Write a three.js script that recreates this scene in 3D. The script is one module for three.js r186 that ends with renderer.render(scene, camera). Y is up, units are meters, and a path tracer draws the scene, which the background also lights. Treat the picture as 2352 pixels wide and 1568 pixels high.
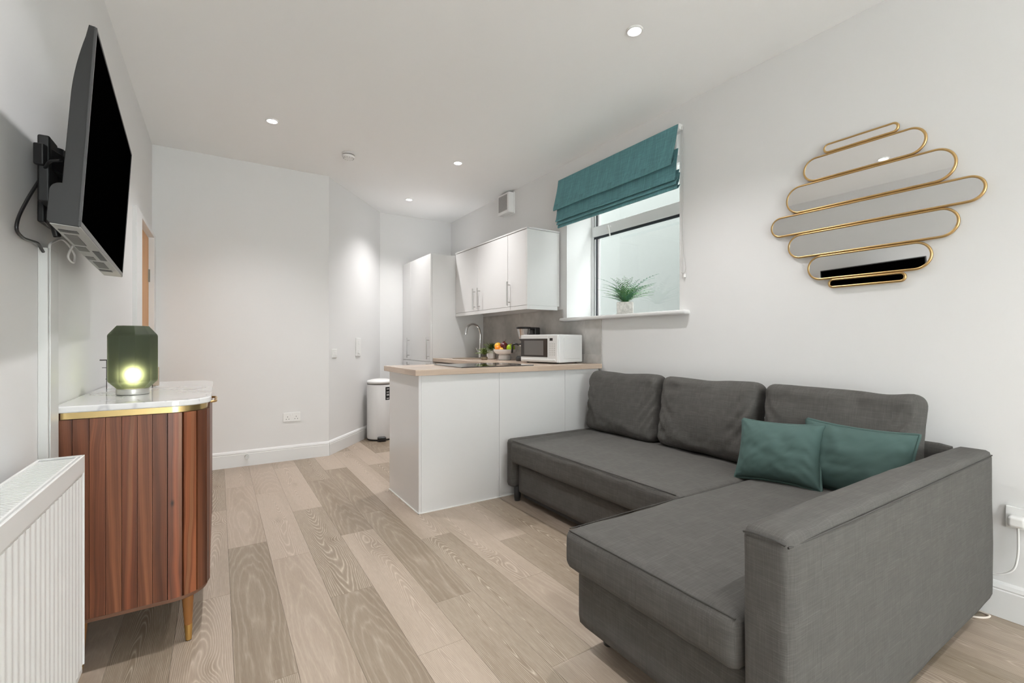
import * as THREE from 'three';
import { RoundedBoxGeometry } from 'three/addons/geometries/RoundedBoxGeometry.js';
import { mergeGeometries } from 'three/addons/utils/BufferGeometryUtils.js';

// ---------------------------------------------------------------- camera, sky, exposure
const scene = new THREE.Scene();
const camera = new THREE.PerspectiveCamera(72.87, 2352 / 1568, 0.05, 60);
camera.position.set(0, 1.1, 0);
camera.rotation.set(0, -32.44 * Math.PI / 180, 0);
camera.setViewOffset(2352, 1568, 0, -2, 2352, 1568);
const renderer = new THREE.WebGLRenderer({ antialias: true });
renderer.toneMapping = THREE.LinearToneMapping;
renderer.toneMappingExposure = 1.83;
renderer.shadowMap.enabled = true;
scene.background = new THREE.Color().setRGB(0.93, 1.0, 1.0);      // overcast sky
scene.backgroundIntensity = 7;
const DOWNLIGHT_CANDELA = 4.4;
const LAMP_WHITE = new THREE.Color().setRGB(1.0, 0.985, 0.985);

// ---------------------------------------------------------------- room measures (metres)
const XL = -0.455, XR = 2.655, ZB = -4.757, ZK = -5.72, ZR = 3.4, CEIL = 2.715;
const WT = 0.925;                                                   // worktop height

// ---------------------------------------------------------------- helpers
function rng(seed) { let a = seed >>> 0; return () => { a = (a + 0x6D2B79F5) | 0; let t = Math.imul(a ^ (a >>> 15), 1 | a); t = (t + Math.imul(t ^ (t >>> 7), 61 | t)) ^ t; return ((t ^ (t >>> 14)) >>> 0) / 4294967296; }; }
function hash2(i, j, s) { let h = Math.imul(i, 374761393) + Math.imul(j, 668265263) + Math.imul(s, 2147483647 ^ 0x5bd1e995); h = Math.imul(h ^ (h >>> 13), 1274126177); return ((h ^ (h >>> 16)) >>> 0) / 4294967296; }
function noise(x, y, s = 0) {
  const i = Math.floor(x), j = Math.floor(y), fx = x - i, fy = y - j;
  const u = fx * fx * (3 - 2 * fx), v = fy * fy * (3 - 2 * fy);
  const a = hash2(i, j, s), b = hash2(i + 1, j, s), c = hash2(i, j + 1, s), d = hash2(i + 1, j + 1, s);
  return (a + (b - a) * u) + ((c + (d - c) * u) - (a + (b - a) * u)) * v;
}
const fbm = (x, y, s, o = 3) => { let v = 0, a = 0.5, n = 0; for (let k = 0; k < o; k++) { v += a * noise(x, y, s + k * 17); n += a; x *= 2.03; y *= 2.03; a *= 0.5; } return v / n; };
const clamp = (x, a = 0, b = 1) => Math.min(b, Math.max(a, x));
const mix = (a, b, t) => a + (b - a) * t;
const sstep = (a, b, x) => { const t = clamp((x - a) / (b - a)); return t * t * (3 - 2 * t); };
function texture(w, h, fn, srgb = true) {                           // fn(u, v) -> [r, g, b] 0..255
  const d = new Uint8Array(w * h * 4);
  for (let y = 0, k = 0; y < h; y++) for (let x = 0; x < w; x++, k += 4) {
    const c = fn((x + 0.5) / w, (y + 0.5) / h, x, y);
    d[k] = clamp(c[0], 0, 255); d[k + 1] = clamp(c[1], 0, 255); d[k + 2] = clamp(c[2], 0, 255); d[k + 3] = 255;
  }
  const t = new THREE.DataTexture(d, w, h);
  t.wrapS = t.wrapT = THREE.RepeatWrapping; t.magFilter = THREE.LinearFilter; t.minFilter = THREE.LinearMipmapLinearFilter; t.generateMipmaps = true;
  if (srgb) t.colorSpace = THREE.SRGBColorSpace;
  t.needsUpdate = true; return t;
}
const std = (r, g, b, roughness = 0.6, o = {}) => new THREE.MeshStandardMaterial({ color: new THREE.Color().setRGB(r, g, b), roughness, ...o });
const phys = (r, g, b, roughness = 0.6, o = {}) => new THREE.MeshPhysicalMaterial({ color: new THREE.Color().setRGB(r, g, b), roughness, ...o });
const used = new Map();
function numbered(name) { const n = used.get(name) || 0; used.set(name, n + 1); return n ? `${name}_${String(n).padStart(3, '0')}` : name; }
const rootOf = (o) => { while (o.parent && o.parent !== scene) o = o.parent; return o; };
const localThings = new Set();
function boxUV(geo, s = 1) {                                        // uv in metres from the dominant axis of each face
  if (geo.index) geo = geo.toNonIndexed();
  const p = geo.attributes.position, uv = new Float32Array(p.count * 2), a = new THREE.Vector3(), b = new THREE.Vector3(), c = new THREE.Vector3(), n = new THREE.Vector3();
  for (let i = 0; i < p.count; i += 3) {
    a.fromBufferAttribute(p, i); b.fromBufferAttribute(p, i + 1); c.fromBufferAttribute(p, i + 2);
    n.copy(b).sub(a).cross(c.clone().sub(a)); const ax = Math.abs(n.x), ay = Math.abs(n.y), az = Math.abs(n.z);
    [a, b, c].forEach((q, k) => { const [u, v] = ax >= ay && ax >= az ? [q.z, q.y] : ay >= az ? [q.x, q.z] : [q.x, q.y]; uv[(i + k) * 2] = u * s; uv[(i + k) * 2 + 1] = v * s; });
  }
  geo.setAttribute('uv', new THREE.BufferAttribute(uv, 2)); return geo;
}
function smooth(geo) {                                              // normals averaged over vertices that share a place
  if (geo.index) geo = geo.toNonIndexed();
  geo.computeVertexNormals();
  const p = geo.attributes.position, n = geo.attributes.normal, m = new Map(), key = (i) => `${Math.round(p.getX(i) * 2e4)},${Math.round(p.getY(i) * 2e4)},${Math.round(p.getZ(i) * 2e4)}`;
  for (let i = 0; i < p.count; i++) { const k = key(i), e = m.get(k) || [0, 0, 0]; e[0] += n.getX(i); e[1] += n.getY(i); e[2] += n.getZ(i); m.set(k, e); }
  for (let i = 0; i < p.count; i++) { const e = m.get(key(i)), l = Math.hypot(...e) || 1; n.setXYZ(i, e[0] / l, e[1] / l, e[2] / l); }
  return geo;
}
function join(list) {
  return mergeGeometries(list.map((g) => { g = g.index ? g.toNonIndexed() : g.clone(); for (const k of Object.keys(g.attributes)) if (!['position', 'normal', 'uv'].includes(k)) g.deleteAttribute(k); if (!g.attributes.uv) g.setAttribute('uv', new THREE.BufferAttribute(new Float32Array(g.attributes.position.count * 2), 2)); return g; }));
}
function bx(x0, x1, y0, y1, z0, z1, r = 0) {                        // a box by its bounds
  const w = Math.abs(x1 - x0), h = Math.abs(y1 - y0), d = Math.abs(z1 - z0), m = Math.min(w, h, d);
  const g = r > 0 ? new RoundedBoxGeometry(w, h, d, 2, Math.min(r, m * 0.49)) : new THREE.BoxGeometry(w, h, d);
  g.translate((x0 + x1) / 2, (y0 + y1) / 2, (z0 + z1) / 2); return boxUV(g);
}
function tube(pts, r, seg = 32, rad = 8, closed = false) {
  return new THREE.TubeGeometry(new THREE.CatmullRomCurve3(pts.map((p) => new THREE.Vector3(...p)), closed, 'centripetal'), seg, r, rad, closed);
}
function rod(a, b, r, rad = 10, r2 = r) {
  const A = new THREE.Vector3(...a), B = new THREE.Vector3(...b), d = B.clone().sub(A), g = new THREE.CylinderGeometry(r2, r, d.length(), rad);
  g.applyQuaternion(new THREE.Quaternion().setFromUnitVectors(new THREE.Vector3(0, 1, 0), d.clone().normalize()));
  g.translate(...A.add(B).multiplyScalar(0.5).toArray()); return g;
}
function lathe(pts, x, y, z, seg = 40) { const g = new THREE.LatheGeometry(pts.map((p) => new THREE.Vector2(...p)), seg); g.translate(x, y, z); return g; }
function mesh(name, geo, mat, parent) {
  const o = new THREE.Mesh(geo, mat); o.castShadow = o.receiveShadow = true;
  if (parent) { o.name = name; parent.add(o); } else { o.name = numbered(name); scene.add(o); }
  return o;
}
function thing(name, label, category, pos = [0, 0, 0], group, local = false) {
  const g = new THREE.Group(); g.name = numbered(name); g.position.set(...pos); g.userData = { label, category }; if (group) g.userData.group = group;
  scene.add(g); if (local) localThings.add(g); return g;
}
function part(name, geo, mat, parent) {                             // geometry given in room coordinates, unless the thing is local
  const r = rootOf(parent);
  if (!localThings.has(r)) { geo = geo.clone(); geo.translate(-r.position.x, -r.position.y, -r.position.z); }
  return mesh(name, geo, mat, parent);
}
function single(name, geo, mat, label, category, group) {           // a thing that is one mesh, its origin at its base
  geo.computeBoundingBox(); const b = geo.boundingBox, c = [(b.min.x + b.max.x) / 2, b.min.y, (b.min.z + b.max.z) / 2];
  geo = geo.clone(); geo.translate(-c[0], -c[1], -c[2]);
  const o = mesh(name, geo, mat); o.position.set(...c); o.userData = { label, category }; if (group) o.userData.group = group; return o;
}
function struct(name, geo, mat, label) { const o = mesh(name, geo, mat); o.userData = { kind: 'structure', label, category: name.split('_')[0] }; return o; }
function softBox(x0, x1, y0, y1, z0, z1, r, step, disp) {           // upholstered block: rounded edges, then fn(p, n, t) moves the skin
  const w = x1 - x0, h = y1 - y0, d = z1 - z0, c = new THREE.Vector3((x0 + x1) / 2, (y0 + y1) / 2, (z0 + z1) / 2);
  const k = (l) => Math.max(6, Math.round(l / step));
  const g = new THREE.BoxGeometry(w, h, d, k(w), k(h), k(d)), p = g.attributes.position, q = new THREE.Vector3(), n = new THREE.Vector3(), e = new THREE.Vector3(w / 2 - r, h / 2 - r, d / 2 - r);
  for (let i = 0; i < p.count; i++) {
    q.fromBufferAttribute(p, i);
    const bend = (v, half, lim) => { const a = Math.abs(v); return a; };
    n.set(clamp(q.x, -e.x, e.x), clamp(q.y, -e.y, e.y), clamp(q.z, -e.z, e.z));
    const dir = q.clone().sub(n); if (dir.lengthSq() > 0) dir.normalize();
    q.copy(n).addScaledVector(dir, r);
    const t = new THREE.Vector3(q.x / (w / 2), q.y / (h / 2), q.z / (d / 2));
    if (disp) { const o = disp(q, dir, t); if (typeof o === 'number') q.addScaledVector(dir, o); else q.add(o); }
    p.setXYZ(i, q.x, q.y, q.z);
  }
  g.translate(c.x, c.y, c.z);
  return smooth(boxUV(g));
}

// ---------------------------------------------------------------- materials
const paint = std(0.775, 0.769, 0.762, 0.85), ceilingPaint = std(0.945, 0.945, 0.942, 0.9), trimPaint = std(0.765, 0.765, 0.758, 0.42);
const gloss = phys(0.725, 0.72, 0.712, 0.16, { clearcoat: 0.5, clearcoatRoughness: 0.06 });
const plastic = std(0.82, 0.815, 0.80, 0.38), greyPlastic = std(0.42, 0.42, 0.41, 0.5), darkGap = std(0.02, 0.02, 0.02, 0.7);
const blackPlastic = std(0.016, 0.016, 0.017, 0.36), tvPlastic = std(0.013, 0.013, 0.0135, 0.42), blackMatt = std(0.012, 0.012, 0.013, 0.6);
const steel = std(0.45, 0.44, 0.43, 0.32, { metalness: 1 }), chrome = std(0.72, 0.72, 0.72, 0.12, { metalness: 1 });
const gold = std(0.62, 0.42, 0.19, 0.3, { metalness: 1 }), brass = std(0.70, 0.52, 0.24, 0.26, { metalness: 1 });
const upvc = std(0.83, 0.84, 0.84, 0.3);
const glass = phys(1, 1, 1, 0, { transmission: 1, thickness: 0, ior: 1.45 });
const clearGlass = phys(0.97, 0.98, 0.98, 0.03, { transmission: 1, thickness: 0, ior: 1.45 });

// limed oak boards: rings of a log cut lengthwise, pale lines in the grain
function oak(seed, dark, cut) {
  const R = rng(seed * 97 + 5), y0 = cut ? 0.02 + R() * 0.03 : 0.16 + R() * 0.2, tilt = (cut ? 0.055 : 0.02) * (R() < 0.5 ? -1 : 1), off = (R() - 0.5) * 0.05, knot = cut && R() < 0.6 ? [0.05 + R() * 0.08, 0.25 + R() * 0.7] : null;
  const A = dark ? [141, 126, 109] : [166, 150, 134], B = dark ? [193, 180, 164] : [194, 180, 165], D = dark ? [121, 105, 87] : [147, 131, 114];
  return texture(256, 1400, (u, v) => {
    const x = (u - 0.5) * 0.182, z = v * 1.21;
    const wob = (fbm(z * 2.1, 3.1, seed, 3) - 0.5) * 0.05 + (noise(x * 30, z * 5, seed + 9) - 0.5) * 0.006;
    const X = x + off + wob, Y = y0 + tilt * (z - 0.6) + (noise(z * 1.4, 7.7, seed + 3) - 0.5) * 0.05;
    let rr = Math.sqrt(X * X + Y * Y);
    let kn = 0;
    if (knot) { const dx = (x + 0.09 - knot[0]), dz = (z - knot[1]), d = Math.sqrt(dx * dx + dz * dz * 0.16); kn = Math.exp(-d * d / 0.0006); rr += 0.02 * Math.exp(-d * d / 0.0011); }
    const ring = rr * (cut ? 210 : 150) + (noise(x * 90, z * 8, seed + 4) - 0.5) * 0.5, f = ring - Math.floor(ring);
    const str = cut ? 1.15 : 0.45;
    const line = Math.pow(1 - Math.abs(f * 2 - 1), 3) * str * (0.45 + 0.55 * noise(x * 160, z * 26, seed + 6));
    const pore = sstep(0.58, 0.86, noise(x * 620, z * 16, seed + 11)) * 0.22;
    const broad = fbm(x * 14, z * 1.1, seed + 21, 3);
    const dk = clamp(sstep(0.35, 0.78, broad) * 0.55 + kn * 0.75);
    const fine = (noise(x * 900, z * 60, seed + 31) - 0.5) * 8;
    return [0, 1, 2].map((k) => mix(mix(A[k], D[k], dk), B[k], clamp(line + pore * 0.6)) + fine);
  });
}
// dark acacia staves
function acacia(seed) {
  const R = rng(seed * 31 + 7), tone = 0.86 + R() * 0.24, red = R(), kx = (R() - 0.5) * 0.028, kz = R() * 0.7, knots = R() < 0.45, pale = R() < 0.35, px = (R() - 0.5) * 0.03, lean = (R() - 0.5) * 0.05;
  return texture(128, 1024, (u, v) => {
    const x = (u - 0.5) * 0.045, z = v * 0.7, dx = x - kx, dz = z - kz, kd = knots ? Math.exp(-(dx * dx * 5 + dz * dz) / 0.00012) : 0;
    const w = x + lean * (z - 0.35) + (fbm(z * 2.6, 1.7, seed, 3) - 0.5) * 0.03 + kd * 0.004 * Math.sign(dx);
    const band = fbm(w * 62 + 7, z * 0.9, seed + 8, 3), vein = fbm(w * 420, z * 1.6, seed + 18, 2), fine = noise(x * 2600, z * 30, seed + 5) - 0.5;
    const t = clamp(0.5 + (band - 0.5) * 1.5 + (vein - 0.5) * 0.4 + fine * 0.16);
    let c = [mix(96, 164, t), mix(52, 104 - red * 12, t), mix(33, 70 - red * 12, t)];
    if (pale) { const s = sstep(0.009, 0.003, Math.abs(w - px)) * 0.55 * noise(z * 3, 4, seed + 2); c = [mix(c[0], 196, s), mix(c[1], 150, s), mix(c[2], 108, s)]; }
    const k = 0.87 * tone * (1 - kd * 0.62); return [c[0] * k, c[1] * k, c[2] * k];
  });
}
const linen = texture(512, 512, (u, v, x, y) => {
  const warp = noise(x * 0.5, y * 0.012 + Math.floor(x / 2) * 3.1, 3), weft = noise(y * 0.5 + 40, x * 0.012 + Math.floor(y / 2) * 1.7, 8);
  const thread = ((x >> 1) + (y >> 1)) & 1 ? warp : weft, slub = sstep(0.72, 0.95, weft) * 14 + sstep(0.75, 0.97, warp) * 9;
  const m = 83 + (thread - 0.5) * 20 + slub * 0.55 + (noise(u * 9, v * 9, 4) - 0.5) * 5;
  return [m * 1.005, m * 0.98, m * 0.945];
});
const linenBump = texture(256, 256, (u, v, x, y) => { const a = 128 + (noise(x * 0.55, y * 0.03, 3) - 0.5) * 90 + (noise(y * 0.55, x * 0.03, 9) - 0.5) * 110; return [a, a, a]; }, false);
linen.repeat.set(4.2, 4.2); linenBump.repeat.set(5, 5);
const sofaCloth = std(1, 1, 1, 0.95, { map: linen, bumpMap: linenBump, bumpScale: 0.0006 });
const pipingCloth = std(0.06, 0.057, 0.053, 0.95);
const velvet = phys(0.058, 0.108, 0.098, 0.8, { sheen: 1, sheenRoughness: 0.38, sheenColor: new THREE.Color().setRGB(0.34, 0.46, 0.44) });
const blindTex = texture(256, 256, (u, v, x, y) => { const a = noise(x * 0.45, y * 0.02, 2) - 0.5 + (noise(y * 0.5, x * 0.03, 5) - 0.5) * 0.7, b = (noise(u * 14, v * 3, 7) - 0.5) * 0.4, k = 1 + (a * 0.16 + b * 0.12); return [98 * k, 147 * k, 153 * k]; });
blindTex.repeat.set(3, 3);
const blindCloth = std(1, 1, 1, 0.88, { map: blindTex }), liningCloth = std(0.78, 0.78, 0.76, 0.9);
const marbleTex = texture(512, 512, (u, v) => { const w = fbm(u * 4, v * 4, 6, 4), r = Math.abs(fbm(u * 5 + w * 2, v * 3 + w * 2, 12, 4) - 0.5), k = sstep(0.035, 0, r) * 24 + (w - 0.5) * 12; return [226 - k, 226 - k, 226 - k * 0.9]; });
const marble = phys(1, 1, 1, 0.1, { map: marbleTex, clearcoat: 0.3 });
const concreteTex = texture(512, 512, (u, v) => { const a = fbm(u * 5, v * 5, 3, 4), b = fbm(u * 26, v * 26, 9, 2), k = 180 + (a - 0.5) * 50 + (b - 0.5) * 14; return [k, k * 0.985, k * 0.965]; });
const concrete = std(1, 1, 1, 0.5, { map: concreteTex });
const worktopTex = texture(512, 512, (u, v) => { const g = noise(u * 3 + 2, v * 90, 4) * 0.5 + noise(u * 9, v * 230, 6) * 0.5, w = fbm(u * 2, v * 9, 11, 3), k = 1 + (g - 0.5) * 0.1 + (w - 0.5) * 0.14; return [198 * k, 177 * k, 158 * k]; });
const worktopMat = phys(1, 1, 1, 0.24, { map: worktopTex, clearcoat: 0.25, clearcoatRoughness: 0.15 });
const doorTex = texture(128, 512, (u, v) => { const g = noise(u * 40, v * 5, 3), w = fbm(u * 6, v * 1.2, 8, 3), k = 1 + (g - 0.5) * 0.06 + (w - 0.5) * 0.1; return [214 * k, 160 * k, 108 * k]; });
const doorWood = std(1, 1, 1, 0.5, { map: doorTex });
const mirrorMat = std(0.93, 0.93, 0.93, 0.015, { metalness: 1 });

// ---------------------------------------------------------------- structure
const W = 0.182, L = 1.2;
const floor = struct('floor', bx(XL - 0.15, XR + 0.4, -0.12, -0.012, ZK - 0.15, ZR + 0.15), std(0.06, 0.05, 0.04, 0.9), 'grey brown limed oak plank floor');
{
  const mats = [];
  for (let k = 0; k < 12; k++) mats.push(std(1, 1, 1, 0.42, { map: oak(k + 1, k % 3 === 1 || k % 6 === 2, k % 2 === 1 || k === 8) }));
  const geos = new Map();
  const plank = (w, l) => { const key = `${w.toFixed(4)},${l.toFixed(4)}`; if (!geos.has(key)) { const g = new THREE.BoxGeometry(w - 0.0008, 0.012, l - 0.0008), p = g.attributes.position, uv = g.attributes.uv; for (let i = 0; i < p.count; i++) uv.setXY(i, p.getX(i) / 0.182 + 0.5, p.getZ(i) / 1.21 + 0.5); geos.set(key, g); } return geos.get(key); };
  // end joints seen in the photograph, row by row from the left wall (row k runs from 0.045 + k*W)
  const joints = { '-1': -2.37, 0: -2.885, 1: -2.615, 2: -2.1, 3: -2.745, 4: -1.82, 5: -2.45, 6: -1.79, 7: -2.2 };
  const R = rng(77), rows = [];
  for (let k = -3; k < 16; k++) rows.push(k);
  for (const k of rows) {
    const x0 = Math.max(0.045 + k * W, XL - 0.02), x1 = Math.min(0.045 + (k + 1) * W, XR + 0.02); if (x1 - x0 < 0.02) continue;
    let j = joints[k] ?? -R() * 1.2; j -= Math.ceil((j - (ZK - 0.02)) / L) * L;
    let last = -1;
    for (let z = j; z < ZR + 0.02; z += L) {
      const a = Math.max(z, ZK - 0.02), b = Math.min(z + L, ZR + 0.02); if (b - a < 0.05) continue;
      let m; do { m = Math.floor(R() * mats.length); } while (m === last); last = m;
      const o = mesh('plank', plank(x1 - x0, b - a), mats[m], floor); o.position.set((x0 + x1) / 2, -0.006, (a + b) / 2); if (R() < 0.5) o.rotation.y = Math.PI;
    }
  }
}
struct('ceiling', bx(XL - 0.15, XR + 0.4, CEIL, CEIL + 0.15, ZK - 0.15, ZR + 0.15), ceilingPaint, 'plain white painted ceiling');
// left wall with the doorway at its far end
const DZ0 = -4.67, DZ1 = -3.95, DH = 1.935;
struct('wall_left', join([bx(XL - 0.15, XL, -0.012, CEIL, DZ1, ZR + 0.15), bx(XL - 0.15, XL, DH, CEIL, DZ0, DZ1), bx(XL - 0.15, XL, -0.012, CEIL, ZB - 0.1, DZ0)]), paint, 'white wall behind the television');
struct('wall_back', bx(XL - 0.15, 0.91, -0.012, CEIL, ZB - 0.1, ZB), paint, 'white far wall with double socket');
{ // angled wall between far wall and kitchen
  const s = new THREE.Shape(); s.moveTo(0.9, -ZB); s.lineTo(1.695, -ZK); s.lineTo(1.6, -ZK + 0.12); s.lineTo(0.78, -ZB + 0.1); s.closePath();
  const g = new THREE.ExtrudeGeometry(s, { depth: CEIL + 0.012, bevelEnabled: false }); g.rotateX(-Math.PI / 2); g.translate(0, -0.012, 0);
  struct('wall_angled', boxUV(g), paint, 'angled white wall with the light switches');
}
struct('wall_kitchen', bx(1.58, XR + 0.05, -0.012, CEIL, ZK - 0.12, ZK), paint, 'short white wall at the kitchen end');
const WZ0 = -3.255, WZ1 = -2.047, WY0 = 1.315, WY1 = 2.52, WX = 3.06;   // window opening in the right wall
struct('wall_right', join([bx(XR, WX, -0.012, CEIL, ZK - 0.12, WZ0), bx(XR, WX, -0.012, CEIL, WZ1, ZR + 0.15), bx(XR, WX, -0.012, WY0, WZ0, WZ1), bx(XR, WX, WY1, CEIL, WZ0, WZ1)]), paint, 'white wall with the kitchen window and the mirror');
const RX0 = 0.0, RX1 = 1.75, RY0 = 0.1, RY1 = 2.3;                       // window behind the camera
struct('wall_rear', join([bx(XL - 0.15, RX0, -0.012, CEIL, ZR, ZR + 0.15), bx(RX1, XR + 0.05, -0.012, CEIL, ZR, ZR + 0.15), bx(RX0, RX1, -0.012, RY0, ZR, ZR + 0.15), bx(RX0, RX1, RY1, CEIL, ZR, ZR + 0.15)]), paint, 'white wall with a wide window opposite the far wall');
{ // rear window
  const g = new THREE.Group(); g.name = 'window_2'; g.userData = { kind: 'structure', label: 'wide white framed window opposite the far wall', category: 'window' }; scene.add(g);
  const z0 = ZR + 0.06, z1 = ZR + 0.12, f = 0.06, xm = (RX0 + RX1) / 2;
  mesh('window_frame', join([bx(RX0, RX1, RY0, RY0 + f, z0, z1), bx(RX0, RX1, RY1 - f, RY1, z0, z1), bx(RX0, RX0 + f, RY0 + f, RY1 - f, z0, z1), bx(RX1 - f, RX1, RY0 + f, RY1 - f, z0, z1), bx(xm - f / 2, xm + f / 2, RY0 + f, RY1 - f, z0, z1)]), upvc, g);
  for (const [a, b] of [[RX0 + f, xm - f / 2], [xm + f / 2, RX1 - f]]) mesh('pane', bx(a, b, RY0 + f, RY1 - f, ZR + 0.088, ZR + 0.092), glass, g);
}
// skirting boards: an ogee top over a flat face
function skirting(name, ax, az, bxx, bz, label, nx, nz) {
  const prof = [[0, 0], [0.017, 0], [0.017, 0.108], [0.014, 0.112], [0.0165, 0.118], [0.012, 0.132], [0.005, 0.139], [0, 0.141]], pts = [], idx = [];
  prof.forEach(([o, y]) => { pts.push(ax + nx * o, y, az + nz * o, bxx + nx * o, y, bz + nz * o); });
  for (let i = 0; i < prof.length; i++) { const j = (i + 1) % prof.length; idx.push(i * 2, j * 2, i * 2 + 1, i * 2 + 1, j * 2, j * 2 + 1); }
  for (const s of [0, 1]) for (let i = 1; i < prof.length - 1; i++) idx.push(s, i * 2 + s, (i + 1) * 2 + s);
  const g = new THREE.BufferGeometry(); g.setAttribute('position', new THREE.Float32BufferAttribute(pts, 3)); g.setIndex(idx);
  const n = g.toNonIndexed(); n.computeVertexNormals(); struct(name, boxUV(n), trimPaint, label);
}
const CN = Math.hypot(0.795, 0.963), cnx = 0.963 / CN, cnz = 0.795 / CN;  // normal of the angled wall
skirting('baseboard_back', XL, ZB, 0.91, ZB, 'white skirting board along the far wall', 0, 1);
skirting('baseboard_angled', 0.905, ZB - 0.004, 1.69, ZK + 0.005, 'white skirting board along the angled wall', cnx, cnz);
skirting('baseboard_right', XR, -2.80, XR, ZR, 'white skirting board behind the sofa', -1, 0);
skirting('baseboard_left', XL, -3.70, XL, ZR, 'white skirting board along the television wall', 1, 0);
{ // door
  const g = new THREE.Group(); g.name = 'door_1'; g.userData = { kind: 'structure', label: 'light wood door in white frame behind the green lamp', category: 'door' }; scene.add(g);
  mesh('architrave', join([bx(XL - 0.1, -0.43, 0, DH + 0.03, DZ1 - 0.005, -3.73, 0.003), bx(XL - 0.1, -0.43, DH, DH + 0.03, DZ0, DZ1 - 0.005), bx(XL - 0.1, -0.43, 0, DH + 0.03, ZB, DZ0 + 0.012, 0.003)]), trimPaint, g);
  mesh('door_leaf', bx(XL - 0.055, XL - 0.012, 0.006, DH - 0.006, DZ0 + 0.014, DZ1 - 0.008, 0.002), doorWood, g);
  for (const y of [0.25, 1.63]) { const h = mesh('hinge', join([bx(XL - 0.013, XL - 0.0105, y - 0.05, y + 0.05, DZ0 + 0.014, DZ0 + 0.045), rod([XL - 0.008, y - 0.05, DZ0 + 0.018], [XL - 0.008, y + 0.05, DZ0 + 0.018], 0.006)]), std(0.3, 0.27, 0.23, 0.4, { metalness: 1 }), g); h.userData.label = 'dark steel butt hinge'; }
  mesh('door_handle', join([rod([XL - 0.012, 1.0, DZ1 - 0.07], [XL + 0.035, 1.0, DZ1 - 0.07], 0.009), rod([XL + 0.03, 1.0, DZ1 - 0.07], [XL + 0.03, 1.0, DZ1 - 0.18], 0.008)]), steel, g);
}
{ // kitchen window
  const g = new THREE.Group(); g.name = 'window_1'; g.userData = { kind: 'structure', label: 'white framed kitchen window under the teal blind', category: 'window' }; scene.add(g);
  const x0 = 2.95, x1 = 3.02, f = 0.055, T0 = 2.075, T1 = 2.165;
  mesh('window_frame', join([bx(x0, x1, WY0, WY0 + 0.03, WZ0, WZ1), bx(x0, x1, WY1 - f, WY1, WZ0, WZ1), bx(x0, x1, WY0 + 0.03, WY1 - f, WZ0, WZ0 + 0.03), bx(x0, x1, WY0 + 0.03, WY1 - f, WZ1 - f, WZ1)]), upvc, g);
  mesh('transom', bx(x0 - 0.012, x1, T0, T1, WZ0 + 0.03, WZ1 - f, 0.004), upvc, g);
  mesh('gasket', join([bx(x0 + 0.014, x0 + 0.02, WY0 + 0.03, T0, WZ0 + 0.03, WZ0 + 0.0395), bx(x0 + 0.014, x0 + 0.02, WY0 + 0.03, T0, WZ0 + 0.0495, WZ0 + 0.062), bx(x0 + 0.006, x0 + 0.02, T0 - 0.02, T0, WZ0 + 0.03, WZ1 - f), bx(x0 + 0.014, x0 + 0.02, T1, WY1 - f, WZ0 + 0.032, WZ0 + 0.042), bx(x0 + 0.014, x0 + 0.02, T1, WY1 - f, WZ0 + 0.052, WZ0 + 0.062)]), std(0.012, 0.02, 0.03, 0.6), g);
  mesh('glazing_bead', join([bx(x0 + 0.006, x0 + 0.02, WY0 + 0.03, T0 - 0.02, WZ0 + 0.0395, WZ0 + 0.0495), bx(x0 + 0.006, x0 + 0.02, T1, WY1 - f, WZ0 + 0.0395, WZ0 + 0.0495), bx(x0 + 0.02, x0 + 0.03, WY0 + 0.03, T0, WZ0 + 0.03, WZ0 + 0.085), bx(x0 + 0.02, x0 + 0.03, T1, WY1 - f, WZ0 + 0.03, WZ0 + 0.085)]), upvc, g);
  mesh('pane', bx(x0 + 0.034, x0 + 0.038, WY0 + 0.03, T0, WZ0 + 0.03, WZ1 - f), glass, g);
  mesh('pane', bx(x0 + 0.034, x0 + 0.038, T1, WY1 - f, WZ0 + 0.03, WZ1 - f), glass, g);
  mesh('window_handle', join([bx(x0 - 0.03, x0 - 0.012, 2.115, 2.135, -3.03, -2.98, 0.004), rod([x0 - 0.035, 2.135, -3.0], [x0 - 0.04, 2.035, -2.97], 0.008, 8, 0.006)]), plastic, g);
  mesh('window_sill', bx(2.598, 2.97, 1.288, 1.318, -3.30, -1.965, 0.013), trimPaint, g);
}
// the light well outside the kitchen window
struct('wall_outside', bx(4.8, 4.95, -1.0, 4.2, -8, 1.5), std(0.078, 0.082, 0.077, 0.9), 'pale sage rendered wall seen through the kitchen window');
struct('ground_outside', bx(XR + 0.42, 4.95, -1.15, -1.0, -8, 1.5), std(0.35, 0.35, 0.34, 0.9), 'paved ground of the light well outside the kitchen window');

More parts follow.
